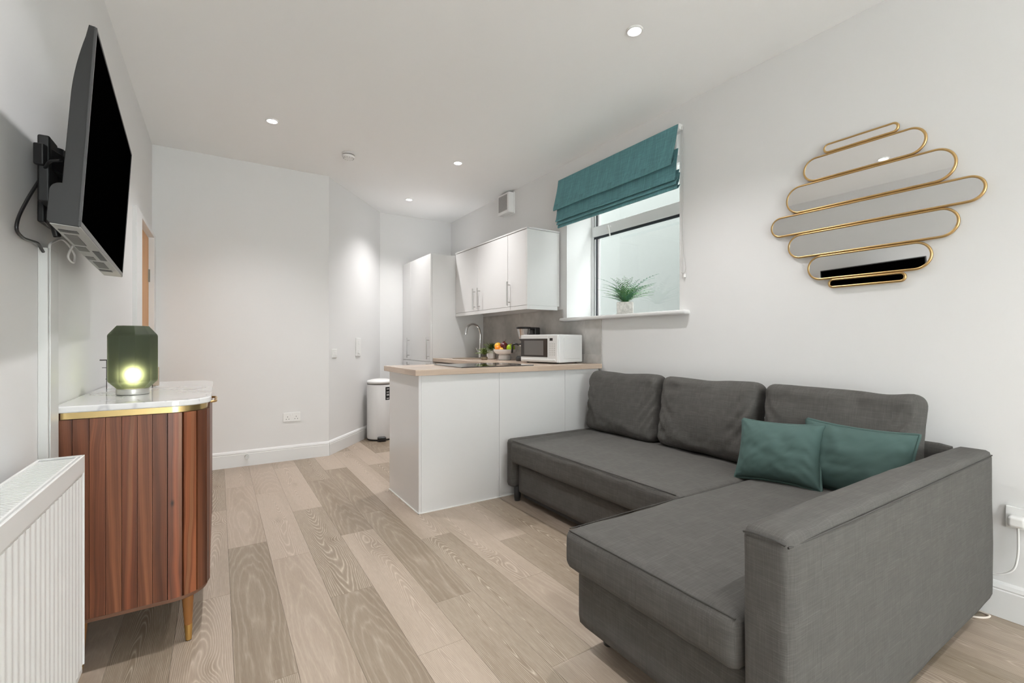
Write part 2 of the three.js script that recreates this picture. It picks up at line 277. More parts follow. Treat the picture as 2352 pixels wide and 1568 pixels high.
// ---------------------------------------------------------------- recessed downlights
{
  const glow = new THREE.MeshStandardMaterial({ color: 0xffffff, emissive: LAMP_WHITE, emissiveIntensity: 9, roughness: 0.5 });
  const spots = [[1.82, -1.68, 'recessed ceiling downlight nearest the mirror wall and the camera'], [0.332, -3.78, 'recessed ceiling downlight left of the smoke alarm'], [1.82, -3.77, 'recessed ceiling downlight right of the smoke alarm'], [1.82, -5.03, 'recessed ceiling downlight deepest in the kitchen'],
    [0.332, -1.68, 'recessed ceiling downlight above the television'], [1.82, 0.42, 'recessed ceiling downlight behind the camera on the mirror side'], [0.332, 0.42, 'recessed ceiling downlight behind the camera on the television side'],
    [1.82, 2.5, 'recessed ceiling downlight nearest the wide window on the mirror side'], [0.332, 2.5, 'recessed ceiling downlight nearest the wide window on the television side']];
  for (const [x, z, label] of spots) {
    const t = thing('recessed_downlight', label, 'downlight', [x, CEIL - 0.008, z], 'recessed ceiling downlights');
    part('trim_ring', lathe([[0.034, 0.006], [0.034, 0.0], [0.04, -0.001], [0.043, 0.004], [0.043, 0.008]], x, CEIL - 0.008, z), plastic, t);
    part('light_lens', lathe([[0, 0.004], [0.034, 0.004], [0.034, 0.0072], [0, 0.0072]], x, CEIL - 0.008, z, 32), glow, t);
    const s = new THREE.SpotLight(LAMP_WHITE, DOWNLIGHT_CANDELA, 0, 0.98, 1, 2); s.position.set(x, CEIL - 0.012, z); s.target.position.set(x, 0, z); s.castShadow = true; s.shadow.radius = 1.8; s.name = numbered('downlight_beam'); s.target.name = numbered('downlight_aim'); scene.add(s, s.target);
  }
}
{ // smoke alarm
  const t = thing('smoke_alarm', 'round white smoke alarm on the ceiling', 'smoke alarm', [0.94, CEIL - 0.05, -4.08]);
  part('base_plate', lathe([[0, 0.05], [0.05, 0.05], [0.054, 0.046], [0.054, 0.030], [0, 0.030]], 0.94, CEIL - 0.05, -4.08), plastic, t);
  part('housing', lathe([[0, 0], [0.034, 0.0], [0.047, 0.008], [0.052, 0.016], [0.053, 0.026], [0, 0.026]], 0.94, CEIL - 0.05, -4.08), plastic, t);
  part('gap_ring', lathe([[0, 0.026], [0.049, 0.026], [0.049, 0.030], [0, 0.030]], 0.94, CEIL - 0.05, -4.08), darkGap, t);
  const sl = []; for (let k = 0; k < 12; k++) { const a = k / 12 * 6.283; const b = new THREE.BoxGeometry(0.016, 0.004, 0.004); b.translate(0.036, 0, 0); b.rotateY(a); b.translate(0.94, CEIL - 0.047, -4.08); sl.push(b); }
  part('sounder_slots', join(sl), greyPlastic, t);
}

// ---------------------------------------------------------------- sofa
{
  const t = thing('corner_sofa', 'charcoal grey fabric corner sofa with chaise in front of the mirror wall', 'sofa', [1.9, 0, -1.65]);
  const wr = (s, a) => (p, n) => (fbm(p.x * 7 + s, p.z * 7 + p.y * 5, 41, 3) - 0.5) * a;
  // long seat, plump towards the middle with shallow creases
  const seat = softBox(1.69, 2.555, 0.275, 0.43, -2.69, -1.30, 0.028, 0.024, (p, n, q) => n.y > 0.3 ? 0.012 * (1 - q.x * q.x) * (1 - q.z * q.z) + (fbm(p.x * 5, p.z * 9 + p.x * 4, 7, 3) - 0.5) * 0.009 : (fbm(p.z * 8, p.y * 9, 5, 2) - 0.5) * 0.005);
  const s1 = part('seat_cushion', seat, sofaCloth, t);
  part('seam', tube([[1.70, 0.4275, -2.665], [1.698, 0.429, -2.0], [1.70, 0.428, -1.33]], 0.0022, 40, 6), pipingCloth, s1);
  const ch = softBox(1.04, 2.555, 0.30, 0.437, -1.295, -0.642, 0.03, 0.024, (p, n, q) => n.y > 0.3 ? 0.012 * (1 - q.x ** 4) * (1 - q.z * q.z) + (fbm(p.x * 6 + p.z * 3, p.z * 6, 17, 3) - 0.5) * 0.01 : (fbm(p.z * 8, p.y * 9, 15, 2) - 0.5) * 0.006);
  const s2 = part('chaise_cushion', ch, sofaCloth, t);
  part('seam', tube([[1.052, 0.433, -1.275], [1.05, 0.435, -1.0], [1.051, 0.4335, -0.75], [1.053, 0.432, -0.652]], 0.0022, 40, 6), pipingCloth, s2);
  part('seam', tube([[1.062, 0.434, -1.285], [1.4, 0.4345, -1.287], [1.70, 0.434, -1.286]], 0.002, 40, 6), pipingCloth, s2);
  part('drawer_front', softBox(1.737, 2.45, 0.072, 0.272, -2.655, -1.28, 0.012, 0.05, wr(3, 0.003)), sofaCloth, t);
  part('chaise_base', softBox(1.085, 2.49, 0.092, 0.302, -1.275, -0.645, 0.02, 0.04, wr(9, 0.004)), sofaCloth, t);
  part('side_panel', softBox(1.712, 2.60, 0.092, 0.425, -2.775, -2.692, 0.026, 0.03, wr(5, 0.004)), sofaCloth, t);
  const arm = part('armrest', softBox(1.045, 2.612, 0.078, 0.672, -0.636, -0.524, 0.024, 0.028, (p, n, q) => (fbm(p.x * 5, p.y * 6 + p.z * 3, 23, 3) - 0.5) * 0.006 + (n.y > 0.5 ? 0.006 * (1 - q.x * q.x) : 0)), sofaCloth, t);
  part('seam', tube([[1.052, 0.650, -0.529], [1.2, 0.652, -0.5235], [1.8, 0.652, -0.5215], [2.4, 0.652, -0.5235], [2.6, 0.650, -0.529]], 0.0026, 50, 6), pipingCloth, arm);
  part('seam', tube([[1.046, 0.655, -0.628], [1.043, 0.66, -0.61], [1.043, 0.66, -0.55], [1.046, 0.655, -0.532]], 0.0025, 30, 6), pipingCloth, arm);
  part('back_frame', softBox(2.558, 2.615, 0.085, 0.672, -2.775, -0.637, 0.024, 0.05, wr(13, 0.004)), sofaCloth, t);
  const foot = (x, z) => part('foot', lathe([[0, 0], [0.02, 0], [0.024, 0.03], [0.026, 0.1], [0, 0.1]], x, 0, z, 16), blackPlastic, t);
  for (const [x, z] of [[1.76, -2.70], [1.205, -1.235], [1.25, -0.7], [2.5, -2.7], [2.5, -0.6], [1.77, -1.4]]) foot(x, z);
  part('base_rail', bx(1.76, 2.45, 0.045, 0.1, -2.62, -1.3), blackMatt, t);
}
function backCushion(z0, z1, seed, label) {
  const w = z1 - z0, h = 0.455, d = 0.142, zc = (z0 + z1) / 2;
  const g = softBox(-d / 2, d / 2, 0, h, -w / 2, w / 2, 0.062, 0.016, (p, n, q) => {
    const o = new THREE.Vector3();
    const face = Math.abs(n.x);
    o.x += Math.sign(p.x) * (0.028 * (1 - q.y * q.y) * (1 - q.z * q.z)) * (p.x < -0.01 ? 1 : 0);
    const edge = Math.max(Math.abs(q.y), Math.abs(q.z));
    const crease = (fbm(p.z * 9 + p.y * 13, p.y * 5 - p.z * 11, seed, 3) - 0.5) * 0.042 * sstep(0.3, 0.95, edge);
    const fold = Math.sin((p.y * 3 - Math.abs(p.z) * 5) * 22 + seed + fbm(p.y * 6, p.z * 6, seed, 2) * 4) * 0.0065 * sstep(0.4, 0.9, Math.abs(q.z)) * sstep(0.95, 0.3, Math.abs(q.y));
    o.x += n.x * (crease + fold);
    o.y += n.y * ((fbm(p.z * 5, seed, seed + 3, 2) - 0.5) * 0.026 - 0.010 * (1 - q.z * q.z) * (q.y > 0 ? 1 : 0));
    o.z += n.z * (-0.012 * (1 - q.y * q.y)) ;
    return o;
  });
  const o = mesh('back_cushion', g, sofaCloth); o.userData = { label, category: 'cushion', group: 'charcoal back cushions of the sofa' };
  o.position.set(2.44, 0.434, zc); o.rotation.z = -0.15;
  const R = rng(seed); o.rotation.y = (R() - 0.5) * 0.04; return o;
}
backCushion(-2.725, -2.045, 11, 'charcoal back cushion beside the white kitchen counter');
backCushion(-2.035, -1.375, 22, 'charcoal back cushion in the middle of the three');
backCushion(-1.365, -0.695, 33, 'charcoal back cushion behind the two green pillows');
function pillow(wid, hei, thick, pos, rot, seed, label) {
  const t = thing('velvet_pillow', label, 'pillow', pos, 'green velvet pillows on the sofa', true); t.rotation.set(...rot, 'YXZ');
  const N = 46, M = 34, edge = (u, v) => [u * wid / 2 * (1 - 0.07 * (1 - v * v)), hei / 2 + v * hei / 2 * (1 - 0.09 * (1 - u * u))];
  const pos3 = (u, v, s) => {
    const [x, y] = edge(u, v), b = Math.pow(Math.max(0, (1 - u * u) * (1 - v * v)), 0.42);
    const ed = Math.max(Math.abs(u), Math.abs(v)), cr = (fbm(u * 4 + seed, v * 4, seed, 3) - 0.5) * 0.02 * b + Math.sin((u * 1.2 + v) * 16 + seed) * 0.004 * sstep(0.55, 0.85, ed) * b;
    return [x, y, s * (0.006 + thick / 2 * b) + cr];
  };
  const P = [], I = [], U = [];
  for (const s of [1, -1]) {
    const o = P.length / 3;
    for (let j = 0; j <= M; j++) for (let i = 0; i <= N; i++) { const u = Math.sin((i / N - 0.5) * Math.PI), v = Math.sin((j / M - 0.5) * Math.PI), e = i === 0 || i === N || j === 0 || j === M; const q = pos3(u, v, e ? 0 : s); P.push(...q); U.push(q[0], q[1]); }
    for (let j = 0; j < M; j++) for (let i = 0; i < N; i++) { const a = o + j * (N + 1) + i, b = a + 1, c = a + N + 1, d = c + 1; s > 0 ? I.push(a, b, d, a, d, c) : I.push(a, d, b, a, c, d); }
  }
  let g = new THREE.BufferGeometry(); g.setAttribute('position', new THREE.Float32BufferAttribute(P, 3)); g.setAttribute('uv', new THREE.Float32BufferAttribute(U, 2)); g.setIndex(I); g = smooth(g);
  part('cover', g, velvet, t);
  const ring = []; for (let k = 0; k < 64; k++) { const a = k / 64 * 4, s = Math.floor(a), f = Math.sin((a - s - 0.5) * Math.PI); const [u, v] = [[f, -1], [1, f], [-f, 1], [-1, -f]][s]; const [x, y] = edge(u, v); ring.push([x * 1.008, hei / 2 + (y - hei / 2) * 1.012, 0]); }
  part('piping', tube(ring, 0.0072, 160, 8, true), velvet, t);
}
pillow(0.37, 0.295, 0.16, [2.20, 0.440, -1.165], [-0.40, -1.46, 0.05], 3, 'smaller looking green velvet pillow in front, at the left of the pair');
pillow(0.42, 0.30, 0.15, [2.305, 0.438, -0.905], [-0.24, -1.57, -0.02], 8, 'green velvet pillow behind, beside the sofa armrest');

// ---------------------------------------------------------------- sideboard
{
  const t = thing('sideboard', 'red brown slatted wood sideboard with white marble top', 'sideboard', [-0.24, 0, -2.54]);
  const x0 = -0.45, x1 = -0.022, z0 = -3.05, z1 = -2.03, r = 0.12;
  const outline = (o, x0b = x0) => { const s = new THREE.Shape(), a = x0b, b = x1 - o, c = -z1 + o, d = -z0 - o, q = r - o; s.moveTo(a, c); s.lineTo(b - q, c); s.absarc(b - q, c + q, q, -Math.PI / 2, 0, false); s.lineTo(b, d - q); s.absarc(b - q, d - q, q, 0, Math.PI / 2, false); s.lineTo(a, d); s.closePath(); return s; };
  const slab = (o, ya, yb, bev, xb) => { const g = new THREE.ExtrudeGeometry(outline(o + bev, xb), { depth: yb - ya - 2 * bev, bevelEnabled: bev > 0, bevelSize: bev, bevelThickness: bev, bevelSegments: 3, curveSegments: 20 }); g.rotateX(-Math.PI / 2); g.translate(0, ya + bev, 0); return boxUV(g); };
  part('marble_top', slab(0, 0.871, 0.893, 0.004, x0 + 0.004), marble, t);
  const acMats = []; for (let k = 0; k < 9; k++) acMats.push(std(1, 1, 1, 0.38, { map: acacia(k + 1) }));
  part('carcass', slab(0.03, 0.182, 0.871, 0, x0 + 0.004), acMats[0], t);
  part('bottom_rim', slab(0.012, 0.172, 0.186, 0.003, x0 + 0.004), std(0.17, 0.08, 0.045, 0.45), t);
  // brass band under the top, following the rounded front
  { const o = new THREE.Shape(outline(0.013, x0 + 0.02).getPoints(20)); o.holes.push(new THREE.Path(outline(0.022, x0 + 0.028).getPoints(20).reverse())); const g = new THREE.ExtrudeGeometry(o, { depth: 0.021, bevelEnabled: false }); g.rotateX(-Math.PI / 2); g.translate(0, 0.8495, 0); part('brass_band', boxUV(g), brass, t); }
  // staves: one mesh each, following the outline
  const o = 0.018, w = 0.0412, path = [], A = [x1 - r, z1 - r];
  { const straight = (x1 - r) - (x0 + 0.008), arc = (r - o) * Math.PI / 2, front = (z1 - r) - (z0 + r), total = straight * 2 + arc * 2 + front; const n = Math.round(total / w), st = total / n;
    for (let k = 0; k < n; k++) { let s = (k + 0.5) * st; let x, z, a;
      if (s < straight) { x = x0 + 0.008 + s; z = z1 - o; a = 0; }
      else if ((s -= straight) < arc) { a = s / (r - o); x = A[0] + Math.sin(a) * (r - o); z = A[1] + Math.cos(a) * (r - o); }
      else if ((s -= arc) < front) { a = Math.PI / 2; x = x1 - o; z = z1 - r - s; }
      else if ((s -= front) < arc) { a = Math.PI / 2 + s / (r - o); x = A[0] + Math.sin(a) * (r - o); z = z0 + r + Math.cos(a) * (r - o); }
      else { s -= arc; a = Math.PI; x = x1 - r - s; z = z0 + o; }
      path.push([x, z, a]); } }
  const R = rng(5), sh = new THREE.Shape(), hw = 0.0201; sh.moveTo(-hw, -0.012); sh.lineTo(hw, -0.012); sh.lineTo(hw, -0.0012); sh.quadraticCurveTo(hw, 0.0008, hw - 0.003, 0.0016); sh.quadraticCurveTo(0, 0.0042, -hw + 0.003, 0.0016); sh.quadraticCurveTo(-hw, 0.0008, -hw, -0.0012); sh.closePath();
  const sg = new THREE.ExtrudeGeometry(sh, { depth: 0.66, bevelEnabled: false, curveSegments: 4 }); sg.rotateX(-Math.PI / 2);
  { const p = sg.attributes.position, uv = sg.attributes.uv; for (let i = 0; i < p.count; i++) uv.setXY(i, p.getX(i) / 0.045 + 0.5, p.getY(i) / 0.7); }
  sg.rotateY(Math.PI); sg.scale(1, 1, 1);
  for (const [x, z, a] of path) { const m = mesh('stave', sg, acMats[Math.floor(R() * 9)], t); m.position.set(x + 0.24, 0.188, z + 2.54); m.rotation.y = a + Math.PI; }
  for (const [x, z, dx, dz] of [[-0.095, -2.09, 0.003, 0.004], [-0.39, -2.09, -0.003, 0.004], [-0.095, -2.985, 0.003, -0.004], [-0.39, -2.985, -0.003, -0.004]]) {
    const p = (k) => [x + dx * k, 0.174 * (1 - k), z + dz * k];
    const l = part('leg', rod(p(0), p(0.66), 0.0185, 20, 0.0145), std(0.27, 0.11, 0.03, 0.35), t); l.geometry = (() => { const g = rod(p(0.66), p(0), 0.0125, 20, 0.0195); g.translate(0.24, 0, 2.54); return g; })();
    const f = part('ferrule', rod(p(0.985), p(0.655), 0.0098, 20, 0.0132), std(0.58, 0.36, 0.12, 0.35, { metalness: 0.9 }), l);
    part('glide', rod(p(1), p(0.985), 0.009, 16, 0.009), blackPlastic, l);
  }
  const h = part('handle', tube([[-0.035, 0.843, -2.40], [-0.012, 0.843, -2.41], [-0.010, 0.843, -2.5], [-0.012, 0.843, -2.59], [-0.035, 0.843, -2.60]], 0.005, 40, 8), gold, t); h.userData.label = 'brass bar handle';
}
// ---------------------------------------------------------------- lamp on the sideboard
{
  const X = -0.287, Z = -2.37, Y = 0.8932;
  const t = thing('table_lamp', 'lit faceted dark green glass lamp on the marble top', 'lamp', [X, Y, Z]);
  part('base', lathe([[0, 0], [0.05, 0], [0.0525, 0.003], [0.0525, 0.022], [0.05, 0.025], [0, 0.025]], X, Y, Z, 48), std(0.6, 0.59, 0.56, 0.4, { metalness: 0.6 }), t);
  const out = [[0.053, 0.0255], [0.079, 0.052], [0.081, 0.058], [0.081, 0.232], [0.079, 0.238], [0.052, 0.272]], wall = [...out, ...out.slice().reverse().map(([r, y]) => [r - 0.004, y]), out[0]];
  const g = new THREE.LatheGeometry(wall.map((p) => new THREE.Vector2(...p)), 10).toNonIndexed(); g.computeVertexNormals(); g.rotateY(0.2); g.translate(X, Y, Z);
  part('shade', g, phys(0.20, 0.25, 0.18, 0.5, { transmission: 1, thickness: 0.004, ior: 1.4 }), t);
  part('bulb_holder', lathe([[0, 0.025], [0.016, 0.025], [0.016, 0.05], [0, 0.05]], X, Y, Z, 20), plastic, t);
  const warm = new THREE.Color().setRGB(1, 0.84, 0.5);
  const b = new THREE.SphereGeometry(0.021, 24, 16); b.scale(1, 1.15, 1); b.translate(X, Y + 0.078, Z);
  part('light_bulb', b, new THREE.MeshStandardMaterial({ color: 0xffffff, emissive: warm, emissiveIntensity: 17 }), t);
  const p = new THREE.PointLight(warm, 0.035, 0, 2); p.position.set(X, Y + 0.078, Z); p.castShadow = true; p.name = 'lamp_glow'; scene.add(p);
}
{ // wire rack behind the lamp
  const t = thing('wire_rack', 'small clear rack with thin dark rails behind the green lamp', 'rack', [-0.33, 0.8932, -2.72]);
  const dk = std(0.05, 0.045, 0.04, 0.4), thin = 0.0022, y = 0.8932;
  for (const [yy, xa, r] of [[1.022, -0.438, 0.0028], [0.988, -0.43, 0.0014], [0.938, -0.418, 0.0022]]) part('rail', rod([xa, yy, -2.68], [-0.245, yy, -2.68], r), dk, t);
  for (const x of [-0.415, -0.255]) part('post', rod([x, y, -2.68], [x, 1.022, -2.68], 0.0016), dk, t);
  part('back_plate', bx(-0.42, -0.245, y, 1.01, -2.742, -2.739), clearGlass, t);
  part('shelf', bx(-0.42, -0.245, y, y + 0.003, -2.742, -2.675), clearGlass, t);
  single('paper_sachet', join([bx(-0.262, -0.234, 0.8965, 0.985, -2.735, -2.715, 0.004)]), std(0.46, 0.37, 0.29, 0.7), 'beige paper sachet at the right edge of the lamp', 'sachet');
}
// ---------------------------------------------------------------- radiator
{
  const xf = -0.318, xb = -0.415, z0 = -1.752, z1 = -0.70, y0 = 0.172, y1 = 0.782;
  const t = thing('radiator', 'white ribbed panel radiator under the television', 'radiator', [-0.37, 0, -1.226]);
  const white = phys(0.80, 0.80, 0.79, 0.32);
  const n = 32, pitch = (z1 - z0 - 0.02) / n, s = new THREE.Shape(); s.moveTo(-(z0 + 0.004), xf - 0.022); 
  { const pts = []; for (let k = 0; k <= n * 8; k++) { const z = z0 + 0.01 + k * pitch / 8; pts.push([-z, xf - 0.002 - 0.0026 * Math.pow(Math.abs(Math.cos(k / 8 * Math.PI)), 2)]); } s.lineTo(-(z0 + 0.004), xf - 0.004); pts.forEach((p) => s.lineTo(...p)); s.lineTo(-(z1 - 0.004), xf - 0.004); s.lineTo(-(z1 - 0.004), xf - 0.022); s.closePath(); }
  const g = new THREE.ExtrudeGeometry(s, { depth: y1 - y0 - 0.075, bevelEnabled: false }); g.rotateX(-Math.PI / 2); g.rotateY(Math.PI / 2); 
  { // shape x = -z, shape y = x; extrude depth = height
    const p = g.attributes.position; const src = new THREE.ExtrudeGeometry(s, { depth: y1 - y0 - 0.075, bevelEnabled: false }); const q = src.attributes.position;
    for (let i = 0; i < p.count; i++) p.setXYZ(i, q.getY(i), y0 + 0.02 + q.getZ(i), -q.getX(i));
    g.computeVertexNormals();
  }
  part('ribbed_panel', boxUV(g), white, t);
  part('panel_edge', bx(xf - 0.024, xf - 0.004, y0, y0 + 0.02, z0 + 0.004, z1, 0.004), white, t);
  part('panel_edge', bx(xf - 0.024, xf - 0.003, y1 - 0.056, y1 - 0.006, z0 + 0.004, z1, 0.003), white, t);
  part('rear_panel', bx(xb + 0.004, xb + 0.02, y0, y1 - 0.01, z0 + 0.004, z1, 0.004), white, t);
  part('end_cover', bx(xb, xf - 0.001, y0 + 0.02, y1, z0 - 0.003, z0 + 0.002), white, t);
  part('end_cover', bx(xb, xf - 0.001, y0 + 0.02, y1, z1 - 0.002, z1 + 0.003), white, t);
  part('top_rail', join([bx(xf - 0.006, xf, y1 - 0.048, y1, z0, z1, 0.002), bx(xf - 0.016, xf - 0.011, y1 - 0.01, y1, z0, z1, 0.002), bx(xb, xb + 0.006, y1 - 0.03, y1, z0, z1, 0.002), bx(xb + 0.002, xf - 0.002, y1 - 0.004, y1, z0, z0 + 0.006)]), white, t);
  const sg = new THREE.BoxGeometry(0.080, 0.0012, 0.0074);
  for (let k = 0; k < 84; k++) { const m = mesh('grille_slat', sg, white, t); m.position.set(-0.3715 + 0.37, y1 - 0.006, z0 + 0.014 + k * 0.0123 + 1.226); }
  part('convector', bx(xb + 0.03, xf - 0.034, y0 + 0.02, y1 - 0.05, z0 + 0.02, z1 - 0.02), std(0.45, 0.45, 0.45, 0.6), t);
  part('wall_bracket', join([bx(XL, xb + 0.006, 0.3, 0.7, -1.6, -1.57), bx(XL, xb + 0.006, 0.3, 0.7, -0.9, -0.87)]), white, t);
  part('pipe', join([rod([-0.37, 0, -1.70], [-0.37, y0 + 0.03, -1.70], 0.0075), rod([-0.37, 0, -0.75], [-0.37, y0 + 0.03, -0.75], 0.0075)]), white, t);
}
single('cable_trunking', join([bx(XL, XL + 0.022, 0.0, 1.385, -2.03, -1.925, 0.002), bx(XL + 0.022, XL + 0.026, 0.0, 1.385, -2.02, -1.935, 0.002)]), std(0.66, 0.665, 0.65, 0.45), 'white vertical cable trunking on the wall below the television', 'trunking');

// ---------------------------------------------------------------- television and its bracket
{
  const nt = new THREE.Vector3(-0.261, 1.900, -1.528), ft = new THREE.Vector3(-0.303, 1.881, -2.436), nb = new THREE.Vector3(-0.291, 1.388, -1.546), fb = new THREE.Vector3(-0.333, 1.369, -2.455);
  const ex = ft.clone().sub(nt).normalize(), ey = nt.clone().sub(nb); ey.addScaledVector(ex, -ey.dot(ex)).normalize(); const ez = ex.clone().cross(ey);
  const base = nb.clone().add(fb).multiplyScalar(0.5), w = 0.909, h = 0.513;
  const t = thing('television', 'black flat television tilted down on the left wall', 'television', base.toArray(), undefined, true);
  t.quaternion.setFromRotationMatrix(new THREE.Matrix4().makeBasis(ex, ey, ez));
  const prof = new THREE.Shape(); prof.moveTo(-0.002, 0); prof.lineTo(-0.002, h); prof.lineTo(-0.012, h); prof.lineTo(-0.016, h - 0.03); prof.quadraticCurveTo(-0.032, h - 0.11, -0.034, h - 0.18); prof.lineTo(-0.036, 0.10); prof.quadraticCurveTo(-0.056, 0.10, -0.058, 0.078); prof.lineTo(-0.058, 0.006); prof.lineTo(-0.054, 0.001); prof.closePath();
  const g = new THREE.ExtrudeGeometry(prof, { depth: w - 0.004, bevelEnabled: true, bevelSize: 0.0015, bevelThickness: 0.002, bevelSegments: 2, curveSegments: 8 });
  { const p = g.attributes.position; for (let i = 0; i < p.count; i++) { const a = p.getX(i), b = p.getY(i), c = p.getZ(i); p.setXYZ(i, w / 2 - c - 0.002, b, a); } g.computeVertexNormals(); const id = g.index; if (id) {} }
  // mirrored axes flip the winding; turn the triangles back
  { const p = g.attributes.position, a = p.array; for (let i = 0; i < p.count; i += 3) for (let k = 0; k < 3; k++) { const s = a[(i + 1) * 3 + k]; a[(i + 1) * 3 + k] = a[(i + 2) * 3 + k]; a[(i + 2) * 3 + k] = s; } g.computeVertexNormals(); }
  part('housing', boxUV(g), tvPlastic, t);
  part('bezel', join([bx(-w / 2, w / 2, h - 0.006, h, -0.004, 0.003, 0.001), bx(-w / 2, w / 2, 0, 0.014, -0.004, 0.003, 0.001), bx(-w / 2, -w / 2 + 0.006, 0.014, h - 0.006, -0.004, 0.003, 0.001), bx(w / 2 - 0.006, w / 2, 0.014, h - 0.006, -0.004, 0.003, 0.001)]), std(0.06, 0.06, 0.062, 0.3), t);
  part('screen', bx(-w / 2 + 0.006, w / 2 - 0.006, 0.014, h - 0.006, -0.003, 0.001), phys(0.0005, 0.0005, 0.0005, 1, { specularIntensity: 0 }), t).userData.label = 'blank black screen';
  part('bottom_plate', bx(-w / 2 + 0.003, w / 2 - 0.003, -0.003, 0.001, -0.054, 0.002, 0.001), std(0.34, 0.34, 0.33, 0.45), t).userData.label = 'pale grey underside with printed stickers';
  for (const [a, b, c, d, m] of [[-0.40, -0.37, -0.048, -0.012, 0], [-0.34, -0.20, -0.046, -0.02, 1], [-0.17, -0.10, -0.05, -0.026, 1], [-0.12, 0.05, -0.018, -0.002, 0], [0.0, 0.06, -0.05, -0.03, 1], [0.1, 0.24, -0.044, -0.016, 1], [0.28, 0.32, -0.05, -0.014, 0]]) part('sticker', bx(a, b, -0.0042, -0.003, c, d), m ? std(0.14, 0.14, 0.135, 0.6) : std(0.03, 0.03, 0.03, 0.5), t);
}
{
  const t = thing('television_bracket', 'black folding wall bracket holding the television', 'bracket', [-0.41, 1.44, -1.95]);
  part('wall_plate', bx(XL, XL + 0.016, 1.46, 1.70, -2.07, -1.92, 0.004), blackPlastic, t);
  part('wall_post', join([rod([XL + 0.035, 1.46, -1.955], [XL + 0.035, 1.695, -1.955], 0.018, 16), bx(XL + 0.01, XL + 0.03, 1.48, 1.52, -1.97, -1.94), bx(XL + 0.01, XL + 0.03, 1.63, 1.67, -1.97, -1.94)]), blackPlastic, t);
  part('arm', join([bx(-0.432, -0.405, 1.50, 1.69, -1.90, -1.82, 0.006)]), tvPlastic, t);
  { const a = bx(-0.012, 0.012, 1.50, 1.56, -0.16, 0.16, 0.004); a.rotateY(0.2); a.translate(-0.40, 0, -1.98); part('arm', a, blackPlastic, t); const b = bx(-0.012, 0.012, 1.60, 1.66, -0.13, 0.13, 0.004); b.rotateY(-0.24); b.translate(-0.395, 0, -1.93); part('arm', b, blackPlastic, t); }
  { const a = bx(-0.006, 0.006, -0.13, 0.15, -0.012, 0.012, 0.003); a.rotateZ(-0.06); const b = a.clone(); a.translate(-0.352, 1.65, -1.80); b.translate(-0.362, 1.64, -2.14); part('mounting_rail', a, blackPlastic, t); part('mounting_rail', b, blackPlastic, t); }
  part('tilt_head', bx(-0.395, -0.358, 1.53, 1.68, -2.06, -1.90, 0.006), blackPlastic, t);
  part('cable_hook', tube([[-0.41, 1.475, -1.86], [-0.405, 1.445, -1.83], [-0.39, 1.42, -1.80], [-0.385, 1.40, -1.80]], 0.009, 20, 8), blackPlastic, t);
}
single('power_cable', tube([[-0.443, 1.372, -1.925], [-0.441, 1.386, -1.868], [-0.44, 1.383, -1.81], [-0.44, 1.38, -1.735], [-0.44, 1.392, -1.697], [-0.44, 1.415, -1.703], [-0.44, 1.487, -1.774], [-0.43, 1.575, -1.85], [-0.40, 1.605, -1.79], [-0.365, 1.60, -1.74]], 0.0042, 90, 8), blackPlastic, 'black power cable looping from the television to the trunking', 'cable');
single('aerial_cable', tube([[-0.436, 1.37, -1.96], [-0.432, 1.395, -1.94], [-0.43, 1.418, -1.99], [-0.428, 1.435, -2.06], [-0.425, 1.425, -2.13], [-0.42, 1.40, -2.17], [-0.42, 1.375, -2.155], [-0.425, 1.39, -2.11], [-0.40, 1.45, -2.1]], 0.0034, 80, 8), plastic, 'thin white aerial cable hanging under the television', 'cable');

// ---------------------------------------------------------------- kitchen
function barHandle(x, y0, y1, z, parent) {                          // steel T-bar handle standing off a door that faces -x
  const h = part('handle', join([rod([x - 0.032, y0, z], [x - 0.032, y1, z], 0.0058, 12), rod([x, y0 + 0.03, z], [x - 0.032, y0 + 0.03, z], 0.0042, 10), rod([x, y1 - 0.03, z], [x - 0.032, y1 - 0.03, z], 0.0042, 10)]), steel, parent);
  h.userData.label = 'brushed steel bar handle'; return h;
}
{ // peninsula carcass faced with gloss panels
  const t = thing('peninsula_unit', 'white gloss counter unit standing end on beside the sofa', 'cabinet', [1.87, 0, -3.12]);
  part('end_panel', bx(1.085, 1.103, 0.003, 0.887, -3.42, -2.822, 0.002), gloss, t);
  for (const [a, b] of [[1.1035, 1.686], [1.6875, 2.283], [2.2845, 2.637]]) part('back_panel', bx(a, b, 0.003, 0.887, -2.84, -2.822, 0.0012), gloss, t);
  part('carcass', bx(1.104, 2.637, 0.1, 0.887, -3.40, -2.842), gloss, t);
  for (const [a, b] of [[1.106, 1.40], [1.404, 2.02]]) { const d = part('door', bx(a, b, 0.12, 0.875, -3.418, -3.4005, 0.002), gloss, t); const h = part('handle', join([rod([b - 0.04, 0.6, -3.448], [b - 0.04, 0.82, -3.448], 0.0058), rod([b - 0.04, 0.63, -3.418], [b - 0.04, 0.63, -3.448], 0.0042), rod([b - 0.04, 0.79, -3.418], [b - 0.04, 0.79, -3.448], 0.0042)]), steel, d); }
  part('plinth', bx(1.104, 2.04, 0.003, 0.1, -3.37, -2.85), gloss, t);
  part('sealant_strip', join([bx(1.079, 2.637, 0, 0.006, -2.822, -2.816), bx(1.079, 1.085, 0, 0.006, -3.42, -2.816)]), std(0.82, 0.82, 0.80, 0.5), t);
}
